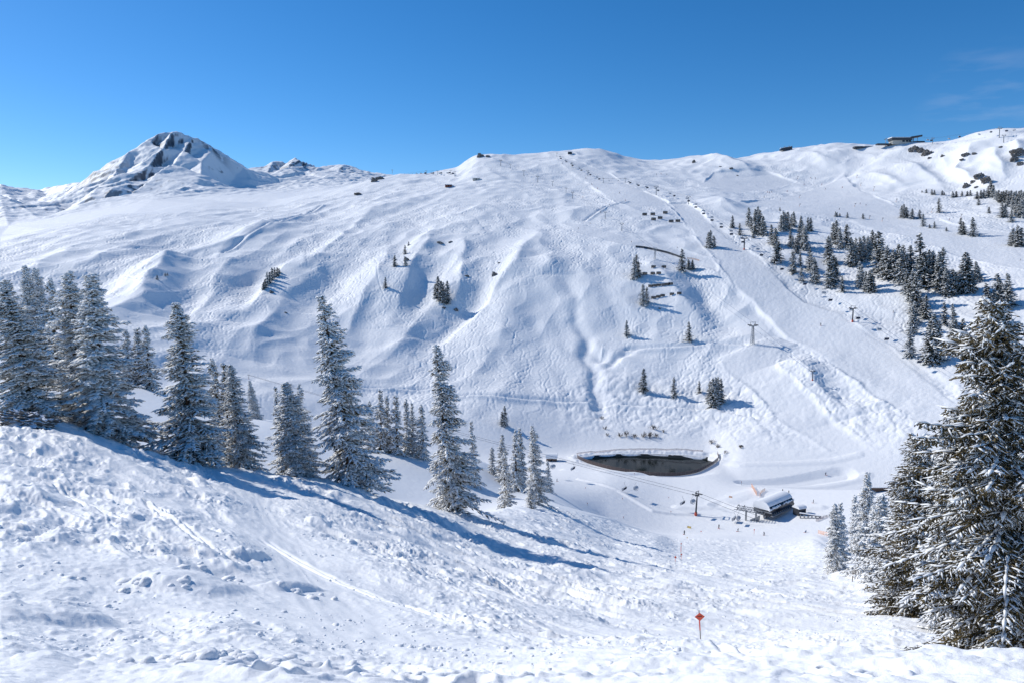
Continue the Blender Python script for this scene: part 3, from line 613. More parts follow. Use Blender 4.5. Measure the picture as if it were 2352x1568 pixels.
def tri_mesh(name, parts, m):
    off = 0; VV = []; FF = []
    for V, Fc in parts: VV.append(V); FF.append(Fc + off); off += len(V)
    V = np.concatenate(VV).astype(np.float32); Fc = np.concatenate(FF).astype(np.int32)
    me = bpy.data.meshes.new(name); me.vertices.add(len(V)); me.vertices.foreach_set('co', V.ravel())
    me.loops.add(Fc.size); me.loops.foreach_set('vertex_index', Fc.ravel()); me.polygons.add(len(Fc))
    me.polygons.foreach_set('loop_start', np.arange(0, Fc.size, 3, dtype=np.int32)); me.update(calc_edges=True)
    me.materials.append(m); return me
def spruce(H, Rm, seed, step=0.45, sp=0.28, tl=0.9, tw=0.07, snow=0.6, nb=6, low=0.02, curve=0.85, fine=0, mn=None, gaps=0.12, bare=0.0, snw=1.0, trunk_r=None, axs=1.0, skirt=1.0):
    g = np.random.default_rng(seed); A0, A1, B0, B1, S0, S1, SW = [], [], [], [], [], [], []
    z = H * low; ph0 = g.uniform(0, 6.28)
    while z < H - 0.25:
        q = z / H; Lz = Rm * ((1 - q) ** curve) * np.interp(q, [0, 0.32, 1], [skirt, 1, 1]) * (0.35 + 0.65 * min(1, q / 0.06 + 0.5)) + 0.18
        lay = 0.86 + 0.22 * math.sin(z * 2.4 + seed) * math.sin(z * 0.9 + seed * 2)
        for k in range(max(3, int(round(nb * (0.55 + 0.45 * (1 - q)))))):
            if g.random() < gaps: continue
            az = g.uniform(0, 2 * math.pi); L = Lz * lay * g.uniform(0.62, 1.12) * (1 + 0.22 * math.sin(az + ph0) + 0.18 * math.sin(2 * az + z * 1.1 + seed)); zb = z + g.uniform(-0.5, 0.5) * step
            p = math.tan(R(np.interp(q, [0, 0.5, 0.85, 1], [-24, -12, 8, 42]) + g.normal(0, 6))); sag = g.uniform(0.18, 0.38) * (1 - q); lift = g.uniform(0.05, 0.22)
            dh = np.array([math.cos(az), math.sin(az), 0.0]); sd_ = np.array([-math.sin(az), math.cos(az), 0.0])
            def pos(s_): s_ = np.asarray(s_)[:, None]; return np.array([0, 0, zb]) + L * (dh * s_ + np.array([0, 0, 1.0]) * (p * s_ - sag * s_**2 + lift * s_**3))
            ns = max(3, int(L / 0.45)); ss = np.linspace(0, 1, ns + 1); Q = pos(ss); A0.append(Q[:-1]); A1.append(Q[1:] + (Q[1:] - Q[:-1]) * 0.25)
            if g.random() < snow + 0.25: 
                S0.append(Q[:-1]); S1.append(Q[1:] + (Q[1:] - Q[:-1]) * 0.7); SW.append(np.full(ns, g.uniform(0.9, 1.7) * axs))
            nt_ = max(3, int(L / sp)); s_ = np.linspace(max(0.08, bare), 0.98, nt_) + g.uniform(-0.02, 0.02, nt_); c = pos(s_)
            for sg in (-1, 1):
                l = tl * (0.35 + 0.65 * np.sin(np.clip(1.12 - s_, 0, 1) * math.pi * 0.62)) * g.uniform(0.6, 1.2, nt_) * min(1, L / (1.6 * tl) + 0.25)
                dr = sd_ * sg * g.uniform(0.6, 1.0, (nt_, 1)) + dh * g.uniform(0.35, 0.9, (nt_, 1)) + np.array([0, 0, -1.0]) * g.uniform(0.05, 0.75, (nt_, 1))
                dr /= np.linalg.norm(dr, axis=1, keepdims=True); e = c + dr * l[:, None]; B0.append(c); B1.append(e)
                ms = g.random(nt_) < snow; S0.append(c[ms] + dr[ms] * l[ms, None] * 0.08); S1.append(e[ms]); SW.append(g.uniform(0.6, 1.3, ms.sum()))
                if fine:
                    for j in range(fine):
                        f = (j + 0.6) / (fine + 0.3); c2 = c + dr * (l * f)[:, None]
                        for s2 in (-1, 1):
                            d2 = np.cross(dr, [0, 0, 1.0]) * s2 * 0.8 + dr * 0.8 + g.normal(0, 0.3, (nt_, 3)) + np.array([0, 0, -0.35]); d2 /= np.linalg.norm(d2, axis=1, keepdims=True)
                            e2 = c2 + d2 * (l * g.uniform(0.22, 0.42, nt_))[:, None]; B0.append(c2); B1.append(e2)
                            m2 = g.random(nt_) < snow * 0.5; S0.append(c2[m2]); S1.append(e2[m2]); SW.append(g.uniform(0.45, 0.9, m2.sum()))
        z += step * g.uniform(0.75, 1.25) * (0.6 + 0.4 * (1 - q))
    A0, A1, B0, B1, S0, S1, SW = [np.concatenate(a) for a in (A0, A1, B0, B1, S0, S1, SW)]
    z0 = lambda n: np.zeros(n)
    top0 = np.array([[0, 0, H - 1.1], [0, 0, H - 0.7]]); top1 = np.array([[0, 0, H], [0, 0.02, H]])
    A0 = np.concatenate([A0, top0]); A1 = np.concatenate([A1, top1])
    fk = 0.55 if fine else 1.0
    crown = tri_mesh('crown', [spindles(A0, A1, np.full(len(A0), tw * 1.1), np.full(len(A0), tw * 0.9), z0(len(A0)), 3),
                               spindles(B0, B1, tw * fk * g.uniform(0.7, 1.4, len(B0)), tw * fk * g.uniform(0.5, 0.9, len(B0)), z0(len(B0)), 3)], mn or M_needle)
    k = tw * snw; snowm = tri_mesh('snow_cover', [spindles(S0, S1, k * 1.25 * SW * fk, k * 1.05 * SW * fk, k * 0.75 * np.ones(len(S0)) * (0.8 if fine else 1), 4)], M_snowb)
    tr = trunk_r or 0.018 * H; n = 9; zs = np.linspace(-0.6, H * 0.97, 12); mb = MB()
    mb.tube([(0.03 * math.sin(3 * z_ / H), 0.03 * math.cos(5 * z_ / H), z_) for z_ in zs], [max(0.03, tr * (1 - z_ / H) ** 0.8 * (1.25 if z_ < 0.2 else 1)) if z_ < H else 0.02 for z_ in zs], n)
    tm = bpy.data.meshes.new('trunk'); tm.from_pydata(np.concatenate(mb.v).tolist(), [], mb.f); tm.materials.append(M_bark); tm.update()
    return dict(H=H, R=Rm, trunk=tm, crown=crown, snow=snowm)
KIND = {
 'a': spruce(20, 3.7, 11, snow=0.78, step=0.40, nb=9, snw=1.45), 'b': spruce(20, 3.4, 12, snow=0.82, step=0.38, nb=9, curve=0.75, snw=1.5), 'c': spruce(20, 3.6, 13, snow=0.74, step=0.42, nb=9, tl=1.1, curve=0.9, snw=1.3),
 'd': spruce(20, 3.3, 14, snow=0.74, step=0.42, nb=9, gaps=0.2, tl=1.0, snw=1.3), 'e': spruce(20, 3.2, 15, snow=0.9, step=0.40, nb=9, snw=1.65),
 'm1': spruce(16, 3.0, 21, step=0.55, sp=0.42, tl=0.9, tw=0.12, snow=0.68, nb=7, snw=1.2), 'm2': spruce(16, 2.8, 22, step=0.6, sp=0.45, tl=1.0, tw=0.12, snow=0.6, nb=7, gaps=0.15, snw=1.15),
 'f1': spruce(20, 3.6, 31, step=0.8, sp=0.8, tl=1.2, tw=0.22, snow=0.4, nb=8, mn=M_needle_far, snw=0.75), 'f2': spruce(20, 3.2, 32, step=0.85, sp=0.8, tl=1.3, tw=0.24, snow=0.32, nb=8, mn=M_needle_far, curve=0.7, snw=0.7),
 'f3': spruce(20, 3.9, 33, step=0.8, sp=0.85, tl=1.3, tw=0.22, snow=0.5, nb=8, mn=M_needle_far, snw=0.8), 'f4': spruce(20, 3.0, 34, step=0.9, sp=0.9, tl=1.2, tw=0.24, snow=0.34, nb=7, mn=M_needle_far, gaps=0.25, snw=0.7),
 'hero': spruce(17, 4.4, 41, step=0.34, sp=0.15, tl=0.8, tw=0.068, snow=0.6, nb=10, fine=3, curve=0.66, snw=0.95, trunk_r=0.45, low=0.08, gaps=0.15, axs=1.5, skirt=0.45),
 'hero2': spruce(16, 3.2, 42, step=0.36, sp=0.2, tl=0.85, tw=0.07, snow=0.5, nb=9, fine=2, curve=0.72, snw=1.0, trunk_r=0.3, gaps=0.15, axs=1.4, skirt=0.8),
}
print('tree kinds', {k: len(v['crown'].polygons) + len(v['snow'].polygons) for k, v in KIND.items()}, round(time.time() - T0, 1))
FARM = {}
for k_, K_ in KIND.items():                            # far trees: snow is part of the crown's own mesh
    if k_[0] == 'f':
        a_, b_ = K_['crown'], K_['snow']; n_ = len(a_.vertices); va = np.empty(n_ * 3, np.float32); a_.vertices.foreach_get('co', va); vb = np.empty(len(b_.vertices) * 3, np.float32); b_.vertices.foreach_get('co', vb)
        fa_ = np.empty(len(a_.polygons) * 3, np.int32); a_.polygons.foreach_get('vertices', fa_); fb_ = np.empty(len(b_.polygons) * 3, np.int32); b_.polygons.foreach_get('vertices', fb_)
        me = tri_mesh('crown', [(va.reshape(-1, 3), fa_.reshape(-1, 3)), (vb.reshape(-1, 3), fb_.reshape(-1, 3))], M_needle_far); me.materials.append(M_snowb)
        me.polygons.foreach_set('material_index', np.concatenate([np.zeros(len(a_.polygons), np.int32), np.ones(len(b_.polygons), np.int32)])); K_['crown'] = me; K_['snow'] = None
def tree(kind, xt, yt, xb, yb, hw, label, group, r=None, rmin=440, sub=True):
    K = KIND[kind]
    b = hit(xb, yb, rmin) if r is None else pt(xb, yb, r)
    b[2] = ground(b[0], b[1]); rr = math.hypot(b[0], b[1])
    a, e = ray(xt, yt); t = np.array([rr * math.sin(a), rr * math.cos(a), rr * float(e)])
    # keep the top in the plane of the base (same distance along the view)
    k = b[1] / t[1]; t = t * k
    v = t - b; Hh = float(np.linalg.norm(v)); s = Hh / K['H']; wd = hw / F * rr / K['R']
    o = thing('spruce_tree', label, 'tree', (b[0], b[1], b[2] - 0.15 * min(s, 1)), 0, group)
    lean = math.atan2(v[0], v[2])
    o.rotation_mode = 'XYZ'; o.rotation_euler = (0, lean, 0); o.scale = (1, 1, 1)
    rz = random.uniform(0, 6.28)
    def part(nm, me, par):
        q = bpy.data.objects.new(nm, me); COL.objects.link(q); q.parent = par; return q
    tk = part('trunk', K['trunk'], o); cr = part('crown', K['crown'], o); sn = part('snow_cover', K['snow'], cr) if K['snow'] else None
    for q in (tk, cr): q.rotation_euler = (0, 0, rz); q.scale = (wd, wd, s)
    return o
ORD = ['first', 'second', 'third', 'fourth', 'fifth', 'sixth', 'seventh', 'eighth', 'ninth', 'tenth', 'eleventh', 'twelfth', 'thirteenth', 'fourteenth', 'fifteenth', 'sixteenth', 'seventeenth', 'eighteenth', 'nineteenth', 'twentieth']
for a_ in ('twenty', 'thirty'): ORD += [a_ + '-' + b for b in ORD[:9]] + ([{'twenty': 'thirtieth', 'thirty': 'fortieth'}[a_]])
NG = [
 ('a', 8, 640, 85, 975, 88, 93, 'frosted spruce at the left edge with its dark trunk showing, beside the snow-capped boulder'),
 ('b', 57, 609, 72, 800, 38, 210, 'tall snowy spruce top rising behind the leftmost big spruce'),
 ('e', 80, 613, 92, 812, 40, 215, 'snowy spruce whose tip nearly touches its twin behind the leftmost big spruce'),
 ('m1', 117, 640, 128, 825, 36, 205, 'shaded spruce half hidden between the left edge group and the twin big spruces'),
 ('b', 157, 620, 190, 1003, 66, 100, 'tall dark-sided spruce standing left of and touching the widest frosted spruce'),
 ('e', 206, 625, 246, 1018, 82, 93, 'very tall white frosted spruce on the crest, second big one from the left group'),
 ('m1', 290, 757, 296, 862, 26, 290, 'small spruce behind the right shoulder of the tall frosted pair'),
 ('m2', 316, 752, 322, 868, 28, 290, 'small snowy spruce on the rear bench with its top forked beside a neighbour'),
 ('m1', 335, 748, 345, 880, 30, 285, 'bushy snowy spruce on the rear bench nearest the open branched spruce'),
 ('c', 405, 692, 448, 1055, 86, 92, 'open branched spruce with bare-looking limbs reaching left, brownish and frosted'),
 ('m1', 488, 823, 515, 1010, 40, 108, 'narrow spruce peeking behind the open branched spruce'),
 ('m2', 512, 832, 528, 1010, 34, 108, 'slim spruce top between the open branched spruce and its dark neighbour'),
 ('d', 528, 835, 562, 1066, 52, 95, 'dark lower-skirted spruce directly right of the open branched spruce'),
 ('e', 573, 872, 587, 950, 18, 300, 'lone small cone-shaped spruce in front of the distant lift pylon'),
 ('m2', 631, 886, 645, 1010, 22, 150, 'narrow spruce just left of the squat frosted spruce'),
 ('b', 655, 875, 682, 1094, 62, 96, 'squat frosted spruce standing left of the tallest middle spruce'),
 ('m1', 686, 882, 704, 1040, 32, 130, 'spruce wedged between the squat frosted spruce and the tallest middle spruce'),
 ('a', 737, 675, 812, 1132, 86, 96, 'tallest middle spruce, leaning, with a wide skirt on the crest'),
 ('d', 1002, 789, 1042, 1177, 68, 108, 'tall leaning spruce standing alone in the centre with thin see-through top'),
 ('m1', 847, 920, 852, 1020, 20, 262, 'leftmost spruce of the dark row behind the piste bench'),
 ('m2', 872, 893, 877, 1024, 24, 262, 'tallest spruce of the dark row behind the piste bench'),
 ('m1', 889, 908, 892, 1030, 20, 264, 'spruce tucked behind the tallest one in the row behind the piste bench'),
 ('m2', 908, 907, 914, 1032, 28, 260, 'whitest broad spruce in the middle of the row behind the piste bench'),
 ('m1', 932, 915, 938, 1028, 20, 264, 'slim spruce right of the whitest one in the row behind the piste bench'),
 ('m2', 945, 924, 949, 1030, 16, 266, 'thin dark spruce near the right end of the row behind the piste bench'),
 ('m1', 968, 928, 972, 1030, 24, 262, 'rightmost spruce of the row, partly behind the lone leaning spruce'),
 ('m2', 1082, 965, 1090, 1062, 20, 245, 'dark spruce showing right behind the lone leaning centre spruce'),
 ('m1', 1130, 1026, 1132, 1086, 16, 290, 'short dark spruce at the left end of the lower piste clump'),
 ('m2', 1153, 996, 1150, 1092, 22, 280, 'pointed spruce at the back of the lower piste clump'),
 ('m1', 1183, 988, 1186, 1100, 25, 275, 'tall spruce in the heart of the lower piste clump'),
 ('m2', 1194, 982, 1202, 1098, 22, 282, 'spruce with the highest slim tip at the back of the lower piste clump'),
 ('m1', 1157, 1040, 1162, 1153, 26, 172, 'white frosted spruce at the front left of the lower piste clump'),
 ('d', 1222, 975, 1232, 1157, 32, 166, 'tall spruce with reddish bare lower trunk beside the lower piste clump'),
 ('m2', 1217, 1112, 1218, 1187, 15, 152, 'tiny spruce in front of the spruce with the reddish trunk'),
 ('m1', 1258, 1057, 1262, 1117, 15, 330, 'small spruce at the right end of the clump, next to the piste'),
 # right hand group
 ('hero', 2290, 688, 2338, 1528, 225, 30.5, 'huge brown-green spruce filling the right edge, nearest tree of all'),
 ('hero2', 2107, 988, 2118, 1405, 112, 58, 'second largest right hand spruce, standing left of the huge one'),
 ('a', 1993, 1081, 1992, 1310, 42, 112, 'dark slim spruce in the right hand group with its tip against the valley'),
 ('b', 2024, 1132, 2036, 1340, 54, 95, 'snowy spruce between the dark slim one and the second largest right hand spruce'),
 ('e', 2062, 1120, 2072, 1385, 62, 80, 'lower spruce pressed against the left side of the second largest right hand spruce'),
 ('e', 1963, 1134, 1967, 1254, 26, 165, 'grey-white spruce standing apart behind the right hand group'),
 ('m2', 1931, 1152, 1936, 1262, 20, 150, 'slender spruce right behind the leftmost right hand spruce'),
 ('b', 1918, 1154, 1920, 1292, 30, 128, 'leftmost spruce of the right hand group, full to the ground'),
 ('c', 2165, 1040, 2190, 1450, 80, 50, 'spruce hidden in the gap between the two largest right hand spruces'),
]
for k, xt, yt, xb, yb, hw, r, lb in NG:
    tree(k, xt, yt, xb, yb, hw * 1.13 if k not in ('hero',) else hw * 1.02, lb, 'snow covered spruces on the near slope', r)
def c3(L): return [(1555.4 + x * .3387, 265.5 + a * .3387, 265.5 + b * .3387) for x, a, b in L]
def c2(L): return [(796.6 + x * .3387, 265.5 + a * .3387, 265.5 + b * .3387) for x, a, b in L]
def c5(L): return [(796.6 + x * .3387, 730.2 + a * .3387, 730.2 + b * .3387) for x, a, b in L]
def c6(L): return [(1555.4 + x * .3387, 663.8 + a * .3387, 663.8 + b * .3387) for x, a, b in L]
def c1(L): return [(x * .3387, 265.5 + a * .3387, 265.5 + b * .3387) for x, a, b in L]
FAR = [
 ('dark spruce, {} from the left in the upper left clump of the right hillside', c3([(377, 678, 762), (425, 730, 810), (485, 620, 755), (505, 690, 770), (517, 780, 830), (530, 635, 800), (548, 612, 720), (562, 640, 790), (582, 680, 815), (592, 720, 815)])),
 ('spruce, {} from the left in the clump crossing the middle of the right hillside', c3([(640, 740, 870), (658, 790, 880), (670, 762, 885), (672, 870, 1003), (688, 850, 990), (697, 622, 645), (708, 670, 782), (722, 645, 782), (738, 660, 780), (752, 652, 772), (768, 775, 890), (775, 668, 748), (792, 650, 760), (785, 820, 900), (805, 830, 935), (820, 840, 935), (832, 730, 860), (840, 680, 780), (858, 750, 900), (870, 745, 915), (888, 690, 785), (907, 692, 782), (787, 922, 1065), (835, 935, 1020), (841, 1025, 1127), (900, 890, 1050), (912, 930, 1060), (933, 960, 1135), (946, 990, 1130)])),
 ('spruce, {} from the left in the tall belt beside the wide upper piste', c3([(1027, 815, 1000), (1042, 850, 990), (1060, 725, 860), (1080, 710, 870), (1105, 755, 900), (1150, 737, 895), (1180, 825, 1020), (1195, 860, 1020), (1212, 830, 1000), (1240, 820, 990), (1252, 850, 985), (1268, 815, 960), (1297, 815, 985), (1308, 850, 985), (1325, 775, 910), (1345, 800, 920), (1370, 785, 1065), (1380, 830, 1070), (1395, 900, 1090), (1425, 880, 1110), (1445, 930, 1112), (1470, 905, 1115), (1488, 930, 1110), (1502, 870, 1090), (1520, 900, 1140), (1537, 880, 1100), (1562, 935, 1140), (1585, 880, 1060), (1650, 797, 1090)])),
 ('spruce, {} from the left in the right half of the tall belt', c3([(1640, 950, 1150), (1665, 930, 1155), (1685, 920, 1155), (1712, 910, 1145), (1737, 915, 1135), (1760, 960, 1150), (1778, 925, 1190), (1805, 892, 1110), (1782, 1000, 1190), (1822, 1030, 1222), (1845, 1060, 1220), (1872, 1040, 1215), (1892, 1060, 1210), (1930, 1000, 1195), (1960, 925, 1195), (1978, 960, 1190), (2003, 1050, 1195), (2027, 985, 1125), (2042, 1020, 1120)])),
 ('spruce, {} from the left in the front rank under the tall belt', c3([(1027, 985, 1165), (1045, 960, 1168), (1060, 945, 1130), (1078, 960, 1125), (1120, 1085, 1198), (1240, 985, 1165), (1255, 1010, 1170), (1280, 1055, 1190), (1300, 1060, 1195), (1315, 1045, 1200), (1327, 1080, 1195)])),
 ('spruce, {} from the left in the ragged file at the right of the hillside', c3([(1560, 1045, 1210), (1578, 1100, 1260), (1600, 1040, 1220), (1622, 1060, 1300), (1595, 1200, 1350), (1612, 1260, 1420), (1600, 1290, 1478), (1580, 1426, 1631), (1650, 1210, 1350), (1690, 1215, 1380), (1672, 1240, 1370), (1815, 1265, 1420), (1870, 1275, 1450), (1745, 1341, 1676), (1770, 1380, 1670), (1715, 1400, 1665), (1890, 1386, 1586), (1862, 1410, 1590), (1940, 1376, 1576), (2095, 1135, 1320), (2110, 1160, 1320), (2175, 1070, 1285), (2195, 1110, 1280), (2240, 1065, 1290), (2255, 1140, 1297), (2150, 1180, 1310)])),
 ('spruce, {} from the left scattered along the upper right piste edge', c3([(1525, 610, 692), (1540, 600, 697), (1555, 620, 692), (1595, 630, 702), (1645, 640, 702), (1667, 665, 752), (1775, 562, 658), (1712, 738, 765), (1745, 720, 765), (1825, 757, 785), (1925, 695, 805), (1940, 720, 808), (2005, 690, 820), (2262, 790, 880), (2280, 760, 885), (2310, 745, 888), (2335, 760, 888), (1260, 665, 702), (1155, 655, 695), (1075, 650, 687), (1085, 655, 685), (1103, 662, 685)])),
 ('little dark spruce, {} from the left in the line below the snowy bowl', c3([(1660, 507, 522), (1690, 498, 527), (1728, 500, 537), (1745, 503, 538), (1798, 508, 540), (1812, 520, 540), (1870, 512, 557), (1893, 512, 555), (1932, 512, 550), (1968, 512, 547), (1988, 506, 545), (2045, 560, 608), (2035, 515, 565), (2060, 505, 562), (2080, 500, 558), (2115, 618, 662)])),
 ('dark spruce, {} from the left in the black wood under the right crags', c3([(2110, 480, 545), (2130, 440, 550), (2142, 470, 555), (2165, 510, 570), (2180, 505, 580), (2200, 515, 590), (2215, 510, 585), (2232, 505, 590), (2250, 512, 600), (2268, 505, 590), (2285, 515, 610), (2300, 508, 600), (2318, 512, 620), (2335, 505, 610), (2350, 512, 630), (2205, 590, 690), (2225, 600, 690), (2240, 560, 620), (2268, 640, 725), (2300, 590, 680), (2320, 580, 688), (2340, 570, 690), (2190, 530, 590), (2275, 560, 640), (2310, 550, 650)])),
 ('spruce, {} from the left dotted across the middle of the big face', c2([(395, 880, 940), (420, 855, 882), (325, 948, 1025), (400, 955, 1020), (262, 1095, 1170), (600, 1140, 1235), (618, 1088, 1245), (640, 1120, 1262), (655, 1130, 1268), (683, 1120, 1270), (1950, 960, 1110), (1965, 940, 1090), (1978, 990, 1100), (2010, 1140, 1285), (2035, 1160, 1270), (1898, 1388, 1495), (2322, 1398, 1530), (2275, 905, 1055), (2320, 978, 1045), (2345, 978, 1042)])),
 ('spruce, {} from the left near the piste fork above the valley', c3([(213, 790, 895), (228, 775, 897), (250, 815, 890), (76, 975, 1045), (104, 978, 1045)])),
 ('spruce, {} from the left on the knolls above the pond', c5([(2015, 338, 499), (2220, 395, 539), (1055, 630, 725), (1072, 590, 732)]) + c6([(150, 620, 702), (225, 620, 760), (245, 600, 787), (262, 590, 787), (280, 595, 780), (300, 605, 765)])),
 ('spruce, {} from the left in the small clumps on the far left face', c1([(1065, 1080, 1112), (1120, 1065, 1087), (1135, 1066, 1085), (1787, 1130, 1182), (1797, 1110, 1170), (1812, 1058, 1152), (1828, 1060, 1135), (1845, 1030, 1115), (1862, 1030, 1095), (1880, 1030, 1085), (1892, 1035, 1070)])),
]
NTREE = 0
for lb, L in FAR:
    L = sorted(L, key=lambda t: t[0])
    for i, (x, a, b) in enumerate(L):
        h_ = b - a; kd = random.choice(['f1', 'f2', 'f3', 'f4']); hw = h_ * random.uniform(0.2, 0.26) + 2.0
        if h_ < 25: hw = h_ * 0.32 + 0.8
        tree(kd, x - h_ * 0.01, a, x, b, hw, lb.format(ORD[i]), 'spruces scattered over the far mountainside'); NTREE += 1
print('trees', NTREE + len(NG), round(time.time() - T0, 1))
# ------------------------------------------------------------ object materials
M_steel = mat('galvanised_steel', (0.30, 0.31, 0.32), 0.5, 0.5, 0.4, None, (2, 0.3))
M_dsteel = mat('dark_steel', (0.06, 0.065, 0.075), 0.5, 0.3, 0.4, None, (2, 0.3))
M_glass = mat('dark_glazing', (0.012, 0.014, 0.02), 0.15, 0, 0.5)
M_red = mat('red_paint', (0.55, 0.09, 0.05), 0.5, 0, 0.4, None, (5, 0.2))
M_orange = mat('orange_red_board', (0.75, 0.10, 0.05), 0.45, 0, 0.4, None, (4, 0.12))
M_blk = mat('black_print', (0.08, 0.03, 0.03), 0.6)
M_wood = mat('weathered_wood', (0.16, 0.10, 0.07), 0.85, 0, 0.2, [(8, 0.02)], (4, 0.4))
M_post = mat('grey_post_wood', (0.25, 0.21, 0.18), 0.85, 0, 0.2, None, (9, 0.3))
M_snow = mat('packed_snow', (0.93, 0.93, 0.925), 0.65, 0, 0.2, [(1.5, 0.12)])
M_wall = mat('pale_render', (0.50, 0.48, 0.43), 0.8, 0, 0.2, None, (1, 0.1))
M_brown = mat('brown_mesh', (0.13, 0.10, 0.09), 0.85, 0, 0.1, None, (3, 0.3))
M_liner = mat('pond_liner_sheet', (0.035, 0.042, 0.04), 0.55, 0, 0.3, [(0.6, 0.2)], (0.3, 0.4))
M_navy = mat('navy_cloth', (0.02, 0.03, 0.07), 0.8); M_black = mat('black_cloth', (0.02, 0.02, 0.022), 0.8)
M_teal = mat('blue_cloth', (0.03, 0.10, 0.25), 0.8); M_redc = mat('red_cloth', (0.45, 0.05, 0.04), 0.8)
M_skin = mat('skin', (0.55, 0.33, 0.25), 0.6)
M_bubble = mat('clear_bubble', (0.45, 0.47, 0.50), 0.12, 0, 0.6)
M_shrub = mat('bare_twigs', (0.09, 0.07, 0.06), 0.9, 0, 0.1)
M_tape = mat('faded_orange_net', (0.75, 0.45, 0.30), 0.8); M_yel = mat('yellow_banner_cloth', (0.75, 0.55, 0.18), 0.7)
def net_mat(name, col, op):
    m = mat(name, col, 0.85, 0, 0.1); n = m.node_tree; b = n.nodes['Principled BSDF']; b.inputs['Alpha'].default_value = op; return m
M_net = net_mat('mesh_fabric', (0.13, 0.10, 0.095), 0.85); M_onet = net_mat('orange_net_fabric', (0.80, 0.42, 0.25), 0.45); M_pnet = net_mat('faded_net_fabric', (0.55, 0.40, 0.38), 0.5)
m = M_rock = mat('mountain_rock', (0.17, 0.155, 0.14), 0.9, 0, 0.1, [(0.5, 0.8), (2.5, 0.2)], (0.35, 0.55)); n = m.node_tree; b = n.nodes['Principled BSDF']
geo = n.nodes.new('ShaderNodeNewGeometry'); sx = n.nodes.new('ShaderNodeSeparateXYZ'); n.links.new(geo.outputs['Normal'], sx.inputs[0])
mr = n.nodes.new('ShaderNodeMapRange'); mr.inputs[1].default_value = 0.42; mr.inputs[2].default_value = 0.6; n.links.new(sx.outputs[2], mr.inputs[0])
src = b.inputs['Base Color'].links[0].from_socket; mx = n.nodes.new('ShaderNodeMix'); mx.data_type = 'RGBA'
n.links.new(mr.outputs[0], mx.inputs[0]); n.links.new(src, mx.inputs[6]); mx.inputs[7].default_value = (0.9, 0.91, 0.94, 1); n.links.new(mx.outputs[2], b.inputs['Base Color'])
m = M_water = mat('dark_pond_water', (0.010, 0.015, 0.015), 0.08, 0, 0.04, [(0.25, 0.02)], (0.08, 0.6))

# ------------------------------------------------------------ pond
def smooth_loop(P, n=90):
    P = np.asarray(P); N = len(P); out = []
    for i in range(n):
        u = i / n * N; k = int(u); t = u - k; a, b, c, d = P[(k-1) % N], P[k % N], P[(k+1) % N], P[(k+2) % N]
        out.append(0.5 * ((2*b) + (-a + c)*t + (2*a - 5*b + 4*c - d)*t*t + (-a + 3*b - 3*c + d)*t**3))
    return np.array(out)
LP = smooth_loop(POND); T_ = np.roll(LP, -1, 0) - np.roll(LP, 1, 0); T_ /= np.linalg.norm(T_, axis=1, keepdims=True); N_ = np.stack([-T_[:, 1], T_[:, 0]], 1)
cen = LP.mean(0)
if ((cen - LP) * N_).sum() < 0: N_ = -N_
def loop3(off, z): return np.column_stack([LP + N_ * off, np.full(len(LP), z)])
nL = len(LP)
mb = MB(); mb.add(np.concatenate([loop3(0.9, WATER_Z)]), [tuple(range(nL))]); wt = mb.build('pond_water', M_water); wt['kind'] = 'structure'
mb = MB(); mb.add(np.concatenate([loop3(-0.3, -129.9), loop3(1.2, -131.2), loop3(2.2, -132.4)]), [(k*nL + i, k*nL + (i+1) % nL, (k+1)*nL + (i+1) % nL, (k+1)*nL + i) for k in (0, 1) for i in range(nL)])
o = mb.build('pond_liner', M_liner, smooth=True); tag(o, 'black rubber lining sheet around the inside edge of the dark pond', 'pond liner')
near_arc = [i for i in range(nL) if unproj(LP[i, 0], LP[i, 1], -130)[1] > 1053 or LP[i, 1] < 470]
def fence(name, pts, h, label, cat, mpost, mnet, every=3.0, rails=2, lean=0.0, pr=0.06):
    """pts (n, 3) on the ground"""
    pts = np.asarray(pts, float); root = thing(name, label, cat, tuple(pts[0])); q = pts - pts[0]
    seg = np.linalg.norm(np.diff(q, axis=0), axis=1); s = np.concatenate([[0], np.cumsum(seg)]); n = max(2, int(s[-1] / every) + 1)
    u = np.linspace(0, s[-1], n); P = np.stack([np.interp(u, s, q[:, k]) for k in range(3)], 1)
    for p in P: MB().tube([p - [0, 0, 0.4], p + [lean, 0, h + 0.15]], pr, 6).build('post', mpost, root)
    V = np.concatenate([P + [0, 0, 0.05], P + [0, 0, h]]); a = MB(); a.add(V, [(i, i + 1, n + i + 1, n + i) for i in range(n - 1)]); a.build('net_panel', mnet, root)
    for k in range(rails): z = h * (k + 1) / rails; MB().tube(P + [0, 0, z], 0.035, 4).build('rail', mpost, root)
    return root
def arc(i0, i1, off, z=None):
    ids = [(i % nL) for i in range(i0, i1 + 1)]; P = LP[ids] + N_[ids] * off
    return np.array([(x, y, z if z is not None else ground(x, y)) for x, y in P])
# near side arc runs from the left tip to the right tip (first eight outline points)
fence('pond_fence', arc(0, int(nL * 7.4 / 13), -0.6), 2.3, 'brown mesh fence on posts curving along the near shore of the dark pond', 'fence', M_post, M_net, 3.2, 2)
fence('pond_fence', arc(int(nL * 8.3 / 13), nL - 2, -5.5), 1.1, 'faded low net fence on top of the snowbank behind the pond', 'fence', M_post, M_pnet, 3.5, 1)
p = pt(1612, 1078, 452); t = thing('jetty', 'narrow pale snow-dusted plank ramp reaching into the right end of the pond', 'jetty', (p[0], p[1], -130.0), R(-38))
MB().box((0, 0, 0.2), (7.0, 1.3, 0.18)).build('deck', M_wall, t); MB().box((0, 0, 0.35), (6.8, 1.1, 0.12)).build('snow_cover', M_snow, t); MB().box((-2.5, 0, -0.5), (0.2, 1.0, 1.3)).build('support', M_steel, t)

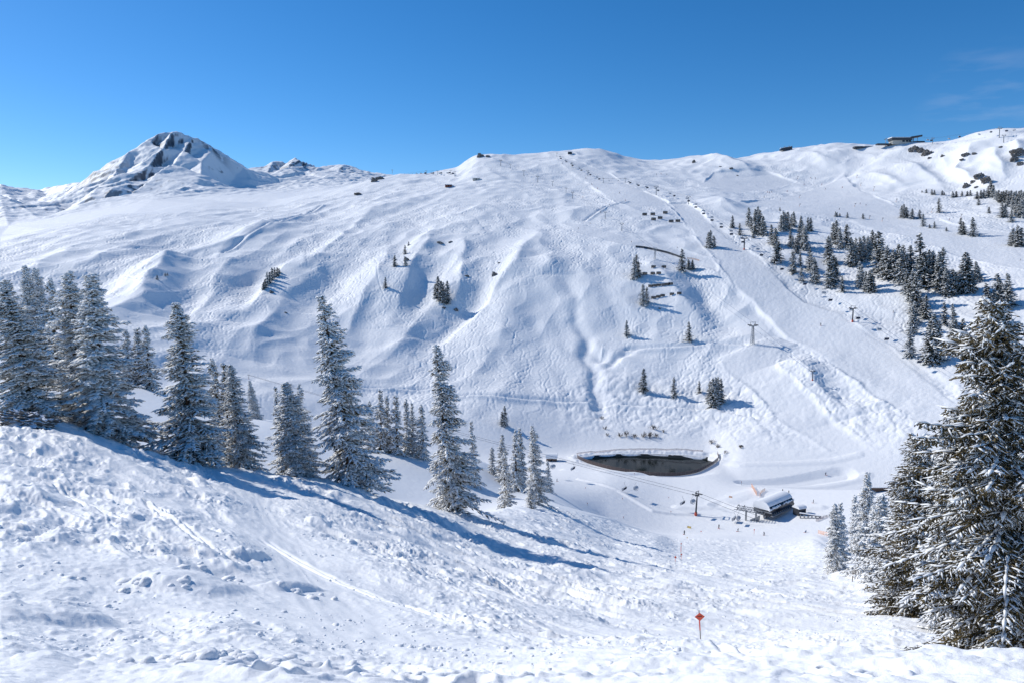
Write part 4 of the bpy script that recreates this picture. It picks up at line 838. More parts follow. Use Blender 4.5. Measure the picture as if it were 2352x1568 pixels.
# ------------------------------------------------------------ rocks
def rock_mesh(seed, flat=0.8):
    import bmesh
    bm = bmesh.new(); bmesh.ops.create_icosphere(bm, subdivisions=5, radius=1.0); g = np.random.default_rng(seed)
    pl = [(v / np.linalg.norm(v), g.uniform(0.42, 0.95)) for v in g.normal(0, 1, (26, 3))]
    V = np.array([v.co[:] for v in bm.verts]); ds = np.full(len(V), 1.2)
    for nv, dd in pl: c = V @ nv; ds = np.where(c > 0.05, np.minimum(ds, dd / np.maximum(c, 0.05)), ds)
    ds = np.minimum(ds, 1.2) + 0.45 * (0.4 - np.abs(noise(V[:, 0] * 2.2 + V[:, 1] + seed, V[:, 2] * 3.1 + V[:, 1] * 2, seed))) + 0.22 * noise(V[:, 0] * 5 + seed, V[:, 2] * 6 + V[:, 1] * 4, seed + 5) + 0.10 * noise(V[:, 0] * 9 + seed, V[:, 2] * 11 + V[:, 1] * 7, seed + 1)
    for v, d_ in zip(bm.verts, ds): v.co = Vector(v.co) * float(d_)
    me = bpy.data.meshes.new('rock_outcrop'); bm.to_mesh(me); bm.free(); me.materials.append(M_rock); return me
RM = [rock_mesh(s_) for s_ in (1, 2, 3, 4)]
ROCKS = [(1103, 358.6, 10, 5, 'dark rock on the left tip of the central ridge top'), (1121, 359, 7, 4, 'squat dark rock just right of the one on the ridge tip'),
 (871, 410, 12, 6, 'jagged dark crag breaking the skyline right of the far peaks'), (823, 446, 11, 3.5, 'low snow-topped crag on the slope under the skyline crag'), (858, 415, 9, 6, 'small crag just left of the skyline crag'),
 (1010, 557, 10, 5, 'left one of two rocks at the head of the shaded gully'), (1035, 556, 6, 4, 'right one of two rocks at the head of the shaded gully'), (1073, 634, 7, 3.5, 'single rock inside the shaded gully'),
 (1135, 631, 9, 6, 'rock where the shaded gully meets the lit spur'), (1147, 604, 5, 3, 'little rock above the gully junction'), (1018, 707, 7, 4, 'rock below the clump of dark spruces on the spur'), (1048, 712, 7, 7, 'broken rock at the foot of the spur by the gully mouth'),
 (932, 597, 8, 6, 'rock among the small trees left of the shaded gully'), (1516, 709, 5, 3, 'small dark rock under the rows of avalanche barriers'),
 (2100, 342, 11, 9, 'tall grey-brown crag right under the hilltop station'), (2117, 346, 9, 8, 'brown crag beside the tall one under the hilltop station'), (2130, 353, 13, 6, 'long low crag at the right of the station crags'), (2136, 363, 6, 3, 'small loose rock under the station crags'),
 (2219, 355, 9, 5, 'rock band at the rim of the snowy bowl'), (2211, 367, 6, 3, 'flat rock below the rim band of the snowy bowl'), (2166, 359, 5, 2.5, 'small rock between the station crags and the bowl rim'), (2239, 353, 6, 4, 'rock at the top of the right bowl rib'),
 (2250, 404, 13, 8, 'upper crag of the dark rib above the black wood'), (2268, 414, 13, 9, 'lower crag of the dark rib touching the black wood'), (2221, 428, 9, 5, 'isolated crag left of the dark rib'), (2237, 417, 7, 4, 'rock linking the isolated crag to the dark rib'), (2244, 430, 5, 3, 'small rock under the dark rib'),
 (2341, 350, 17, 9, 'big dark crag at the right frame edge below the ridge'), (2331, 367, 10, 8, 'lower dark crag at the right frame edge'), (2346, 376, 9, 6, 'lowest crag at the right frame edge'),
 (1594, 371, 4, 7, 'dark wedge of rock at the notch in the middle of the skyline'), (1681, 387, 6, 2.5, 'rock showing in the shaded knoll face'), (1694, 404, 3, 1.6, 'small rock at the foot of the shaded knoll'), (1655, 383, 4, 1.6, 'thin rock streak at the top of the shaded knoll'), (2300, 338, 5, 3, 'lone rock lump on the upper right snowfield'),
 (150, 560, 0, 0, ''), (622, 672, 6, 4, 'rock under the clump of small trees on the far left face'), (655, 718, 5, 3, 'small rock far down the left face'), (1704, 1024, 5, 4, 'small dark rock in the lumpy bank right of the pond')]
for i, (x, y, hw, hh, lb) in enumerate(ROCKS):
    if not lb: continue
    p = hit(x, y + hh * 0.55, 440); r = math.hypot(p[0], p[1]); o = bpy.data.objects.new('rock_outcrop', RM[i % 4]); COL.objects.link(o)
    o.scale = (hw / F * r * 1.05, hw / F * r * 0.8, hh / F * r * 1.35); o.location = (p[0], p[1] + 1.5, p[2] + hh * 0.05 / F * r); o.rotation_euler = (R(-12), 0, random.uniform(-0.4, 0.4)); tag(o, lb, 'rock', 'rock outcrops on the mountainside')
p = pt(62, 968, 84); o = bpy.data.objects.new('boulder', RM[1]); COL.objects.link(o); o.location = (p[0], p[1], ground(p[0], p[1]) + 0.5); o.scale = (3.2, 2.2, 1.35); o.rotation_euler = (0, R(8), 0.3); tag(o, 'snow-capped boulder under the leftmost foreground spruce', 'boulder')

# ------------------------------------------------------------ bare shrubs
def shrub_mesh(seed, H=3.0):
    g = np.random.default_rng(seed); mb = MB()
    def grow(p, d, L, r_, lev):
        q = p + d * L; mb.tube([p, (p + q) / 2 + g.normal(0, 0.04 * L, 3), q], [r_, r_ * 0.8, r_ * 0.5], 4, False)
        if lev: 
            for _ in range(4): n_ = d + g.normal(0, 0.42, 3) + [0, 0, 0.1]; grow(p + d * L * g.uniform(0.35, 0.95), n_ / np.linalg.norm(n_), L * g.uniform(0.5, 0.75), r_ * 0.6, lev - 1)
    for _ in range(10): d = np.array([g.normal(0, 0.4), g.normal(0, 0.3), 1]); grow(np.array([g.normal(0, 0.5), g.normal(0, 0.3), -0.2]), d / np.linalg.norm(d), H * g.uniform(0.35, 0.6), 0.05, 2)
    me = bpy.data.meshes.new('bare_shrub'); me.from_pydata(np.concatenate(mb.v).tolist(), [], mb.f); me.materials.append(M_shrub); me.update(); return me
SM = [shrub_mesh(s_) for s_ in (5, 6, 7)]
SHR = [(1424, 1002, 1.3, 'leftmost'), (1440, 1000, 1.7, 'second'), (1456, 1004, 1.4, 'third'), (1478, 1003, 1.6, 'fourth'), (1492, 1005, 2.0, 'fifth'), (1508, 1003, 1.4, 'sixth'), (1524, 992, 1.0, 'seventh'), (1500, 985, 1.6, 'topmost')]
for i, (x, y, s_, lb) in enumerate(SHR + [(1634, 1018, 1.4, ''), (1648, 1027, 1.2, ''), (1668, 1040, 0.9, ''), (1382, 962, 1.2, ''), (1390, 985, 1.1, ''), (1470, 884, 1.3, ''), (1702, 1028, 1.0, ''), (1395, 1000, 1.0, '')]):
    p = hit(x, y, 440); o = bpy.data.objects.new('bare_shrub', SM[i % 3]); COL.objects.link(o); o.location = p; o.scale = (s_ * 1.3, s_, s_); o.rotation_euler = (0, 0, i * 1.3)
    l2 = {8: 'bare shrub at the top left of the sloping trio right of the pond', 9: 'bare shrub in the middle of the sloping trio right of the pond', 10: 'bare shrub lowest of the sloping trio right of the pond', 11: 'bare shrub at the top of the stream cleft under the road', 12: 'bare shrub halfway down the stream cleft', 13: 'bare bush at the foot of the knoll spruce left of its neighbours', 14: 'bare shrub beside the dark hole right of the pond', 15: 'bare shrub lowest in the stream cleft'}
    tag(o, l2.get(i, f'leafless brown shrub, {lb} of the thicket on the bank above the pond'), 'shrub', 'bare shrubs on the bank above the pond')

# ------------------------------------------------------------ avalanche barriers and slope fences
def barrier(L=4.6):
    t = thing('avalanche_barrier', 'x', 'avalanche barrier')
    for x in (-L/2 + 0.2, 0, L/2 - 0.2): MB().tube([(x, 0, -0.5), (x, 0.35, 1.9)], 0.11, 6).build('post', M_dsteel, t)
    mb = MB(); 
    for k in range(6): mb.box((0, 0.05 + 0.055 * k, 0.25 + 0.3 * k), (L, 0.07, 0.27))
    mb.build('slat_panel', M_black, t)
    mb = MB(); mb.tube([(-L/2 - 0.2, 0.5, 1.9), (-L/4, 0.55, 2.15), (L/5, 0.5, 2.1), (L/2 + 0.2, 0.5, 1.9)], [0.12, 0.25, 0.22, 0.1], 8); mb.build('snow_cap', M_snow, t, True); return t
bt = barrier(); reg(bt); first = True
BROWS = [('upper slope', [(2020, 680), (2075, 678), (2160, 668), (2080, 712), (2125, 703), (2200, 726), (2245, 724)]), ('first row beside the solitary spruce', [(2080, 1035), (2150, 1035)]), ('second row beside the solitary spruce', [(2022, 1082), (2075, 1080), (2115, 1078)]),
         ('third and longest row', [(2060, 1165), (2087, 1162), (2117, 1159), (2150, 1157), (2175, 1154), (2197, 1150)]), ('lowest row', [(2080, 1244), (2112, 1237), (2142, 1230), (2205, 1220), (2255, 1214)])]
for nm, L in BROWS:
    for i, (x, y) in enumerate(sorted(L)):
        b_ = bt if first else copy_tree(bt); first = False; p = hit(796.6 + x * .3387, 265.5 + y * .3387, 440); b_.location = p; r = math.hypot(p[0], p[1]); s_ = 9.5 / F * r / 4.6; b_.scale = (s_ * 1.1, s_, s_ * 1.5); b_.rotation_euler = (0, 0, R(random.uniform(-6, 6)))
        tag(b_, f'dark slatted avalanche barrier, {ORD[i]} from the left, {nm}', 'avalanche barrier', 'avalanche barriers on the slope')
def gl(pts, rmin=440): return np.array([hit(x, y, rmin) for x, y in pts])
fence('snow_fence', gl([(1460, 569), (1480, 571), (1505, 576), (1535, 583), (1560, 592), (1574, 597)]), 2.2, 'long dark snow fence along the edge of the traverse piste', 'fence', M_dsteel, M_dsteel, 5, 1)
fence('snow_fence', gl([(1578, 595), (1592, 596), (1606, 600)]), 1.6, 'short dark rail fence between the small spruces at the piste fork', 'fence', M_dsteel, M_onet, 4, 2)

# ------------------------------------------------------------ lift towers, ropes and chairs
def tower_proto(name, H, W, lattice=False, red=True):
    t = thing(name, 'x', 'lift tower')
    if lattice:
        for sx_, sy_ in ((-1, -1), (1, -1), (1, 1), (-1, 1)): MB().tube([(sx_ * 1.0, sy_ * 1.0, -0.8), (sx_ * 0.4, sy_ * 0.4, H - 0.8)], 0.11, 5).build('leg', M_steel, t)
        mb = MB()
        for k in range(9):
            a, b_ = k / 9, (k + 1) / 9; w0, w1 = 1.0 - 0.6 * a, 1.0 - 0.6 * b_; z0_, z1_ = a * (H - 0.8), b_ * (H - 0.8); cs = [(-1, -1), (1, -1), (1, 1), (-1, 1)]
            for j in range(4): c0, c1_ = cs[j], cs[(j + 1) % 4]; mb.tube([(c0[0]*w0, c0[1]*w0, z0_), (c1_[0]*w1, c1_[1]*w1, z1_)], 0.05, 4); mb.tube([(c0[0]*w1, c0[1]*w1, z1_), (c1_[0]*w1, c1_[1]*w1, z1_)], 0.05, 4)
        mb.build('lattice', M_steel, t)
    else:
        MB().tube([(0, 0, -0.8), (0, 0, H * 0.5), (0, 0, H - 0.9)], [0.55, 0.46, 0.36], 12).build('pole', M_dsteel if red else M_steel, t, True)
        if red: MB().tube([(0, 0, -0.7), (0, 0, 1.5)], [0.85, 0.8], 12).build('padding', M_red, t, True)
    MB().box((0, 0, H - 0.7), (2 * W + 0.8, 0.5, 0.55)).build('crossarm', M_dsteel if red else M_steel, t)
    mb = MB()
    for sx_ in (-1, 1): mb.box((sx_ * W * 0.75, 0, H + 0.55), (0.22, 0.25, 2.0))
    mb.box((0, 0, H + 1.6), (W * 1.9, 0.3, 0.28)); mb.build('gantry', M_dsteel if red else M_steel, t)
    for sx_ in (-1, 1):
        a = MB(); a.box((sx_ * W, 0, H - 0.35), (0.3, 4.4, 0.3)); b_ = a.build('sheave_bank', M_dsteel if red else M_steel, t); w_ = MB()
        for k in range(6): w_.tube([(sx_ * W - 0.12, -1.9 + 0.76 * k, H - 0.05), (sx_ * W + 0.12, -1.9 + 0.76 * k, H - 0.05)], 0.26, 10)
        w_.build('sheaves', M_black, b_)
    MB().box((0.55, 0, H * 0.5), (0.08, 0.4, H * 0.85)).build('ladder', M_steel, t); reg(t); return t
def chair_proto():
    t = thing('lift_chair', 'x', 'lift chair')
    MB().tube([(0, 0, 0.1), (0, 0, -0.6), (0, 0.5, -1.1), (0, 0.55, -2.2)], 0.06, 6).build('hanger', M_steel, t)
    MB().box((0, 0.1, -3.15), (3.0, 0.55, 0.14)).build('seat', M_navy, t); MB().box((0, 0.42, -2.8), (3.0, 0.12, 0.75)).build('backrest', M_navy, t)
    MB().tube([(-1.5, 0.45, -2.4), (-1.5, 0.45, -2.2), (1.5, 0.45, -2.2), (1.5, 0.45, -2.4)], 0.05, 6).build('frame', M_steel, t)
    MB().tube([(-1.3, -0.5, -3.7), (1.3, -0.5, -3.7)], 0.06, 6).build('footrest', M_dsteel, t)
    V = []; 
    for k in range(7): a = R(-10 + 25 * k); V += [(-1.5, 0.45 - 1.05 * math.sin(a) * 1.0, -2.9 + 0.85 * math.cos(a)), (1.5, 0.45 - 1.05 * math.sin(a), -2.9 + 0.85 * math.cos(a))]
    mb = MB().add(V, [(2*k, 2*k+1, 2*k+3, 2*k+2) for k in range(6)]); mb.add([(-1.5, 0.45, -2.9)] + V[0::2], [(0, k+1, k+2) for k in range(6)]); mb.add([(1.5, 0.45, -2.9)] + V[1::2], [(0, k+2, k+1) for k in range(6)])
    mb.build('bubble', M_bubble, t); reg(t); return t
PROTO_T = tower_proto('lift_tower', 12.0, 2.6); PROTO_L = tower_proto('lift_tower', 12.0, 2.2, True, False); PROTO_S = tower_proto('lift_tower', 12.0, 2.6, False, False); PROTO_C = chair_proto()
USED = set()
def inst(pr):
    if pr.name in USED: return copy_tree(pr)
    USED.add(pr.name); return pr
def tower(pr, x, yt, yb, rz, label, group, xt=None, r=None):
    p = hit(x, yb, 440) if r is None else pt(x, yb, r); 
    if r is not None: p[2] = ground(p[0], p[1])
    rr = math.hypot(p[0], p[1]); a, e = ray(xt or x, yt); s_ = max(0.25, (rr * float(e) - p[2]) / 13.6)
    o = inst(pr); o.location = p; o.scale = (s_,) * 3; lean = math.atan2((xt - x) / F * rr, 13.6 * s_) if xt else 0; o.rotation_euler = (0, lean, rz); tag(o, label, 'lift tower', group)
    up = Matrix.Rotation(lean, 3, 'Y') @ Vector((0, 0, 12.0 * s_)); return np.array(p) + np.array(up), 2.6 * s_
def ropes(tops, offs, label, group, sag=0.012, rad=0.06, chairs=None, clabel='', every=34.0, phase=0.3, cs=1.0):
    """two ropes through the tower heads; chairs hung at even spacing"""
    tops = np.array(tops); n = len(tops); C = 0
    for side, sn_ in ((-1, 'left hand'), (1, 'right hand')):
        P = []
        for i in range(n):
            d = tops[min(i+1, n-1)] - tops[max(i-1, 0)]; nrm = np.array([d[1], -d[0], 0]); nrm /= np.linalg.norm(nrm); P.append(tops[i] + nrm * offs[i] * side)
        Q = []
        for i in range(n - 1):
            L = np.linalg.norm(P[i+1] - P[i]); m_ = max(4, int(L / 12))
            for k in range(m_): u = k / m_; q = P[i] * (1 - u) + P[i+1] * u; q = q - [0, 0, 4 * sag * L * u * (1 - u)]; Q.append(q)
        Q.append(P[-1]); Q = np.array(Q); base_ = Q[0].copy()
        o = MB().tube(Q - base_, rad, 5, False).build('haul_rope', M_dsteel); o.location = base_; tag(o, label.format(sn_), 'rope', group)
        if chairs:
            s_ = np.concatenate([[0], np.cumsum(np.linalg.norm(np.diff(Q, axis=0), axis=1))]); u = every * (phase + (0.45 if side > 0 else 0))
            k = 0
            while u < s_[-1] - 3:
                q = np.array([np.interp(u, s_, Q[:, j]) for j in range(3)]); i = int(np.searchsorted(s_, u)); d = Q[min(i, len(Q)-1)] - Q[max(i-1, 0)]
                c = inst(PROTO_C); c.location = q; c.scale = (cs,) * 3; c.rotation_euler = (0, 0, math.atan2(d[1], d[0]) + math.pi / 2 + (math.pi if side > 0 else 0)); tag(c, clabel.format(ORD[min(k, 39)], sn_), 'lift chair', 'chairs hanging on the lifts'); u += every; k += 1
# lift A: valley station to the left
dA = math.atan2(19, -28)
tA, wA = tower(PROTO_T, 1598, 1129, 1184, dA - math.pi/2, 'dark lift tower with red padded foot standing on the flat before the valley station', 'chairlift towers', xt=1605, r=374)
tF, wF = tower(PROTO_T, 572, 860, 884, dA - math.pi/2, 'thin distant lift tower behind the lone small spruce', 'chairlift towers', r=588)
sA = pt(1738, 1181, 364); sA[2] = tA[2] - 5.5
mid = (tA * 0.52 + tF * 0.48); gm = ground(mid[0], mid[1])
def manual_chairs(spots, P0, P1): pass
ropes([sA, tA, tF], [2.6, wA, wF], 'thin steel haul rope on the {} side of the valley chairlift', 'ropes of the chairlifts', 0.004, 0.07)
for i, (x, y, r, lb) in enumerate([(1568, 1139, 378, 'chair with clear hood, outer one left of the red footed tower'), (1592, 1136, 372, 'dark chair hanging at the red footed tower itself'), (1434, 1107, 392, 'chair with clear hood over the flat, left one of the middle pair'), (1461, 1106, 388, 'dark chair over the flat, right one of the middle pair'), (1316, 1061, 402, 'dark chair hanging below the left end of the pond'), (1270, 1057, 405, 'chair with clear hood right beside the snowy hut'), (1686, 1174, 366, 'outer chair arriving at the valley station truss'), (1697, 1174, 362, 'inner chair carrying red-clad riders at the valley station truss')]):
    c = inst(PROTO_C); p = pt(x, y, r); c.location = p; c.scale = (1.18,) * 3; c.rotation_euler = (0, 0, dA + math.pi / 2 + R(random.uniform(-8, 8)) + (math.pi if i % 2 else 0)); tag(c, lb, 'lift chair', 'chairs hanging on the lifts')
# lift B: right hand line up to the central summit
B = [(1958, 703, 739, 'lift tower with red padded foot beside the wide steep piste', 'T'), (1709, 543, 574, 'lift tower between the steep piste and the upper left tree clump', 'T'), (1581, 450, 470, 'lift tower at the upper end of the wide steep piste', 'S'), (1507, 427, 449, 'lift tower above the avalanche barriers of the upper slope', 'S'), (1436, 409, 421, 'first lift tower of the dense chair row', 'S'), (1386, 409, 421, 'second lift tower of the dense chair row', 'S'), (1350, 391, 405, 'lift tower halfway up to the central summit', 'S'), (1314, 373, 385, 'lift tower just below the central summit shoulder', 'S'), (1279, 351, 361, 'topmost lift tower on the skyline of the central summit shoulder', 'S')]
PT = {'T': PROTO_T, 'S': PROTO_S, 'L': PROTO_L}
def line(Ls, label, group='chairlift towers'):
    tp, of = [], []; W = []
    for i, (x, a, b_, lb, k) in enumerate(Ls): W.append(hit(x, b_, 440))
    for i, (x, a, b_, lb, k) in enumerate(Ls):
        d = W[min(i+1, len(W)-1)] - W[max(i-1, 0)]; t_, o_ = tower(PT[k], x, a, b_, math.atan2(d[1], d[0]) - math.pi/2, lb, group); tp.append(t_); of.append(o_)
    return tp, of
tp, of = line(B, 'B'); pB = pt(2150, 830, 600); pB[2] = ground(pB[0], pB[1]) + 10
ropes([pB] + tp, [2.6] + of, 'thin steel rope on the {} side of the lift beside the wide steep piste', 'ropes of the chairlifts', 0.008, 0.06, True, 'chair beside the wide steep piste, {} from below on the {} rope', 42, 0.35, 1.25)
Cc = [(1866, 848, 873, 'lift tower on the shaded mound between the two lower pistes', 'T'), (1728, 740, 791, 'tall lattice lift tower at the tip of the wedge between the pistes', 'L'), (1504, 569, 596, 'lattice lift tower behind the dark snow fence', 'L'), (1428, 512, 531, 'lift tower on the rounded snow knoll', 'S'), (1390, 486, 503, 'lift tower beside the narrow upper traverse', 'S'), (1315, 440, 457, 'right one of two close lift towers', 'S'), (1300, 431, 443, 'left one of two close lift towers', 'S'), (1269, 416, 428, 'lift tower above the two close ones', 'S'), (1235, 404, 420, 'fourth lift tower from the top of the old lift line', 'S'), (1203, 391, 405, 'third lift tower from the top of the old lift line', 'S'), (1172, 377, 388, 'second lift tower from the top of the old lift line', 'S'), (1150, 367, 382, 'top lift tower of the old lift line below the dark rocks', 'S')]
tp, of = line(Cc, 'C'); ropes(tp, of, 'thin steel rope on the {} side of the old lift line', 'ropes of the chairlifts', 0.010, 0.045)
Dd = [(1045, 393, 406, 'lower one of two lift towers below the left ridge end', 'S'), (1035, 391, 402, 'upper one of two lift towers below the left ridge end', 'S'), (1005, 392, 403, 'middle lift tower against the sky on the left ridge', 'S'), (979, 392, 402, 'left lift tower against the sky on the left ridge', 'S')]
tp, of = line(Dd, 'D'); pD = pt(930, 399, 1690); ropes(tp + [pD], of + [2.0], 'thin steel rope on the {} side of the left ridge lift', 'ropes of the chairlifts', 0.004, 0.05, True, 'chair against the sky, left ridge, {} along the {} rope', 26, 0.4, 1.5)
Ee = [(2034, 318, 337, 'lift tower against the sky left of the hilltop station', 'S'), (2107, 312, 326, 'lift tower touching the right end of the hilltop station', 'S'), (2142, 316, 332, 'lift tower in the dip right of the hilltop station', 'S'), (2295, 292, 317, 'tall lift tower on the rising right ridge', 'S'), (2305, 309, 328, 'lower lift tower beside the tall one on the right ridge', 'S')]
tp, of = line(Ee, 'E'); pE = pt(2400, 288, 1560); ropes(tp[1:4] + [pE], of[1:4] + [2.0], 'thin steel rope on the {} side of the right ridge lift', 'ropes of the chairlifts', 0.006, 0.05, True, 'chair against the sky, right ridge, {} along the {} rope', 60, 0.7, 1.4)
for i, (x, y) in enumerate([(901, 399), (1802, 345), (1812, 344), (2066, 330)]): tower(PROTO_S, x, y - 9, y, 0.5, ['short mast on the skyline right of the far peaks', 'left mast beside the dark wedge hut on the ridge', 'right mast beside the dark wedge hut on the ridge', 'mast in front of the hilltop station terrace'][i], 'chairlift towers')

# ------------------------------------------------------------ valley station
p0 = pt(1742, 1196, 367); gz = ground(p0[0], p0[1]); st = thing('lift_station', 'dark glazed valley lift station with a thick snow-covered barrel roof on columns', 'lift station', (p0[0] + 2.5, p0[1] + 2.0, gz), math.atan2(13.0, 14.4))
st.scale = (1.12, 1.12, 1.12); L_, W_, hb, ht = 19.5, 8.5, 3.2, 4.6      # x runs along the long side, y away from the viewer; z above the ground
def barrel(x0, x1, y0, y1, zb, h, n=14, over=0.0):
    prof = [(y0 + (y1 - y0) * (0.5 - 0.5 * math.cos(math.pi * k / n)), zb + h * math.sin(math.pi * k / n) ** 0.7) for k in range(n + 1)]
    V = [(x, y, z) for x in (x0, x1) for y, z in prof]; m_ = n + 1
    return V, [(k, k + 1, m_ + k + 1, m_ + k) for k in range(n)] + [tuple(range(m_ - 1, -1, -1)), tuple(range(m_, 2 * m_)), (0, m_, 2 * m_ - 1, m_ - 1)]
V, Fc = barrel(0, L_, -W_/2, W_/2, hb, ht); MB().add(V, Fc).build('shell', M_glass, st, True).data.polygons.foreach_set('use_smooth', np.zeros(len(Fc), bool))
V, Fc = barrel(-0.35, L_ + 0.35, -W_/2 + 0.9, W_/2 + 0.25, hb + 1.9, ht - 1.0)
o = MB().add(V, Fc).build('roof_snow', M_snow, st)
mb = MB(); rg = np.random.default_rng(3)
for k in range(26): x = -0.2 + (L_ + 0.4) * k / 25; mb.tube([(x - 0.6, -W_/2 + 0.85 + rg.uniform(-0.25, 0.1), hb + 2.5 + rg.uniform(-0.5, 0.3)), (x + 0.6, -W_/2 + 0.85 + rg.uniform(-0.25, 0.1), hb + 2.5 + rg.uniform(-0.5, 0.3))], 0.5, 8)
mb.build('snow_cornice', M_snow, o, True)
for x in (0, L_): MB().box((x + (0.12 if x else -0.12), 0, hb + 1.0), (0.2, W_ + 0.1, 0.5)).build('end_beam', M_steel, st)
MB().box((-0.16, 0, hb + 2.4), (0.12, W_ * 0.7, 1.7)).build('end_window', M_glass, st); MB().box((-0.12, 0, hb + 3.3), (0.1, W_ * 0.82, 0.25)).build('window_frame', M_steel, st)
MB().box((L_/2, -W_/2 - 0.25, hb - 0.15), (L_ + 0.6, 0.9, 0.35)).build('gutter', M_steel, st)
mb = MB()
for k in range(12): mb.box((0.9 + k * 1.6, -W_/2 - 0.05, hb + 0.25), (0.5, 0.2, 0.25))
mb.build('roof_snow_stops', M_wall, st)
for x, y in ((3.5, 0.5), (11.5, 0.5), (17.5, 0.5)): MB().box((x, y, hb / 2 - 0.3), (1.4, 1.4, hb + 0.8)).build('column', M_steel, st)
MB().box((8, -0.5, -0.2), (22, 9, 0.5)).build('platform', M_steel, st)
MB().box((5, 0, hb - 0.6), (9, 6.5, 0.7)).build('machinery', M_dsteel, st); 
mb = MB()
for k in range(7): mb.tube([(2 + k * 1.1, -4.2, 0.1), (2 + k * 1.1, -4.2, 1.1)], 0.05, 5)
mb.tube([(2, -4.2, 1.1), (8.6, -4.2, 1.1)], 0.05, 5); mb.build('railing', M_steel, st)
# guide truss reaching towards the first tower
tr = thing('guide_truss', 'steel guide rail truss on two legs projecting left from the valley station', 'guide truss', (p0[0] - 8.5, p0[1] + 6.0, ground(p0[0] - 8.5, p0[1] + 6)), R(-31))
for y in (-1.7, 1.7):
    mb = MB(); mb.box((6, y, 5.6), (14.5, 0.25, 0.25)).box((6, y, 6.7), (12.5, 0.2, 0.2))
    for k in range(10): mb.tube([(0.2 + k * 1.25, y, 5.6), (0.8 + k * 1.25, y, 6.7)], 0.07, 4).tube([(0.8 + k * 1.25, y, 6.7), (1.45 + k * 1.25, y, 5.6)], 0.07, 4)
    mb.build('truss_side', M_steel, tr)
mb = MB()
for k in range(9): mb.box((0.2 + k * 1.6, 0, 5.45), (0.2, 4.6, 0.2))
mb.build('cross_beams', M_steel, tr)
for x in (4.3, 9.0): MB().box((x, 0, 2.4), (0.7, 0.7, 6.2)).build('leg', M_steel, tr)
for x in (0.4, 3.2): MB().box((x, 0, 7.3), (0.2, 3.8, 0.2)).tube([(x, -1.8, 5.6), (x, -1.8, 7.4)], 0.09, 5).tube([(x, 1.8, 5.6), (x, 1.8, 7.4)], 0.09, 5).build('head_frame', M_dsteel, tr)
# control cabin and snow covered annex behind the station
pc = pt(1836, 1176, 378); cb = thing('control_cabin', 'small dark cabin with snowy roof at the right end of the valley station', 'cabin', (pc[0], pc[1], ground(pc[0], pc[1])), R(25))
MB().box((0, 0, 1.6), (4.4, 4.0, 3.6)).build('walls', M_dsteel, cb); MB().box((0, -2.06, 2.4), (3.6, 0.12, 1.1)).build('window', M_glass, cb)
V, Fc = barrel(-2.5, 2.5, -2.3, 2.3, 3.35, 1.3); MB().add(V, Fc).build('roof_snow', M_snow, cb); MB().box((1.2, 0, 0), (0.2, 4.4, 0.3)).build('step', M_steel, cb)
pc = pt(1838, 1197, 372); cb = thing('ticket_gate', 'row of grey access gates with posts right below the valley station', 'gate', (pc[0], pc[1], ground(pc[0], pc[1])), R(-28))
for k in range(6): MB().box((k * 1.7, 0, 0.9), (0.5, 1.2, 1.9)).build('gate_post', M_steel, cb)
MB().box((4.2, 0.3, 2.2), (9.8, 1.4, 0.3)).build('canopy', M_dsteel, cb); MB().box((4.2, 0.3, 2.45), (9.4, 1.3, 0.25)).build('snow_cover', M_snow, cb)
fence('queue_fence', gl([(1874, 1197), (1890, 1190), (1905, 1186), (1925, 1184)], 330), 1.3, 'looping queue rail fence right of the access gates', 'fence', M_steel, M_pnet, 1.8, 2)
pc = pt(2028, 1130, 415); o = thing('retaining_wall', 'low brown timber wall showing between the right hand spruces', 'wall', (pc[0], pc[1], ground(pc[0], pc[1])), 0)
MB().box((3, 0, 0.8), (22, 0.6, 2.2)).build('boards', M_wood, o); MB().box((3, 0, 2.0), (22.2, 0.9, 0.3)).build('snow_cover', M_snow, o)

# ------------------------------------------------------------ huts and hilltop buildings
def hut(name, x, y, wpx, label, rz=0.1, wall=None, h=2.6, dpt=0.75, roof=1.6, r=None, rmin=440):
    p = hit(x, y, rmin); rr = math.hypot(p[0], p[1]); W = wpx / F * rr; t = thing(name, label, 'hut', p, rz); D = W * dpt; h = h * W / 7; roof *= W / 7
    MB().box((0, 0, h / 2 - 0.5), (W, D, h + 1)).build('wall', wall or M_wood, t); MB().box((0, -D / 2 - 0.04, h * 0.42), (W * 0.16, 0.1, h * 0.8)).build('door', M_black, t)
    for s_ in (-1, 1): MB().box((s_ * W * 0.28, -D / 2 - 0.04, h * 0.55), (W * 0.13, 0.1, h * 0.3)).build('window', M_glass, t)
    V, Fc = barrel(-W * 0.56, W * 0.56, -D * 0.62, D * 0.6, h - 0.05, roof); MB().add(V, Fc).build('roof_snow', M_snow, t); return t
hut('snowy_hut', 1267, 1057, 24, 'small brown hut under a thick pillow of snow left of the pond', R(-6), h=2.2, roof=3.2, rmin=420)
hut('slope_hut', 1030, 429, 15, 'tiny reddish brown hut on the upper left of the central face', 0.1, mat('red_brown_boards', (0.20, 0.07, 0.05), 0.8), h=1.6, roof=0.9)
hut('slope_hut', 1094, 414, 16, 'long low grey hut on the shelf under the central summit', 0, M_wall, h=1.4, roof=0.8)
hut('ridge_hut', 1309, 354, 9, 'small dark hut on the skyline of the central summit', 0, M_dsteel, h=3.0, roof=1.2)
pb = hit(1805, 346, 440); rr = math.hypot(pb[0], pb[1]); q = rr / F; t = thing('wedge_hut', 'dark wedge-shaped lift garage tilted on the ridge', 'hut', pb, 0.0)
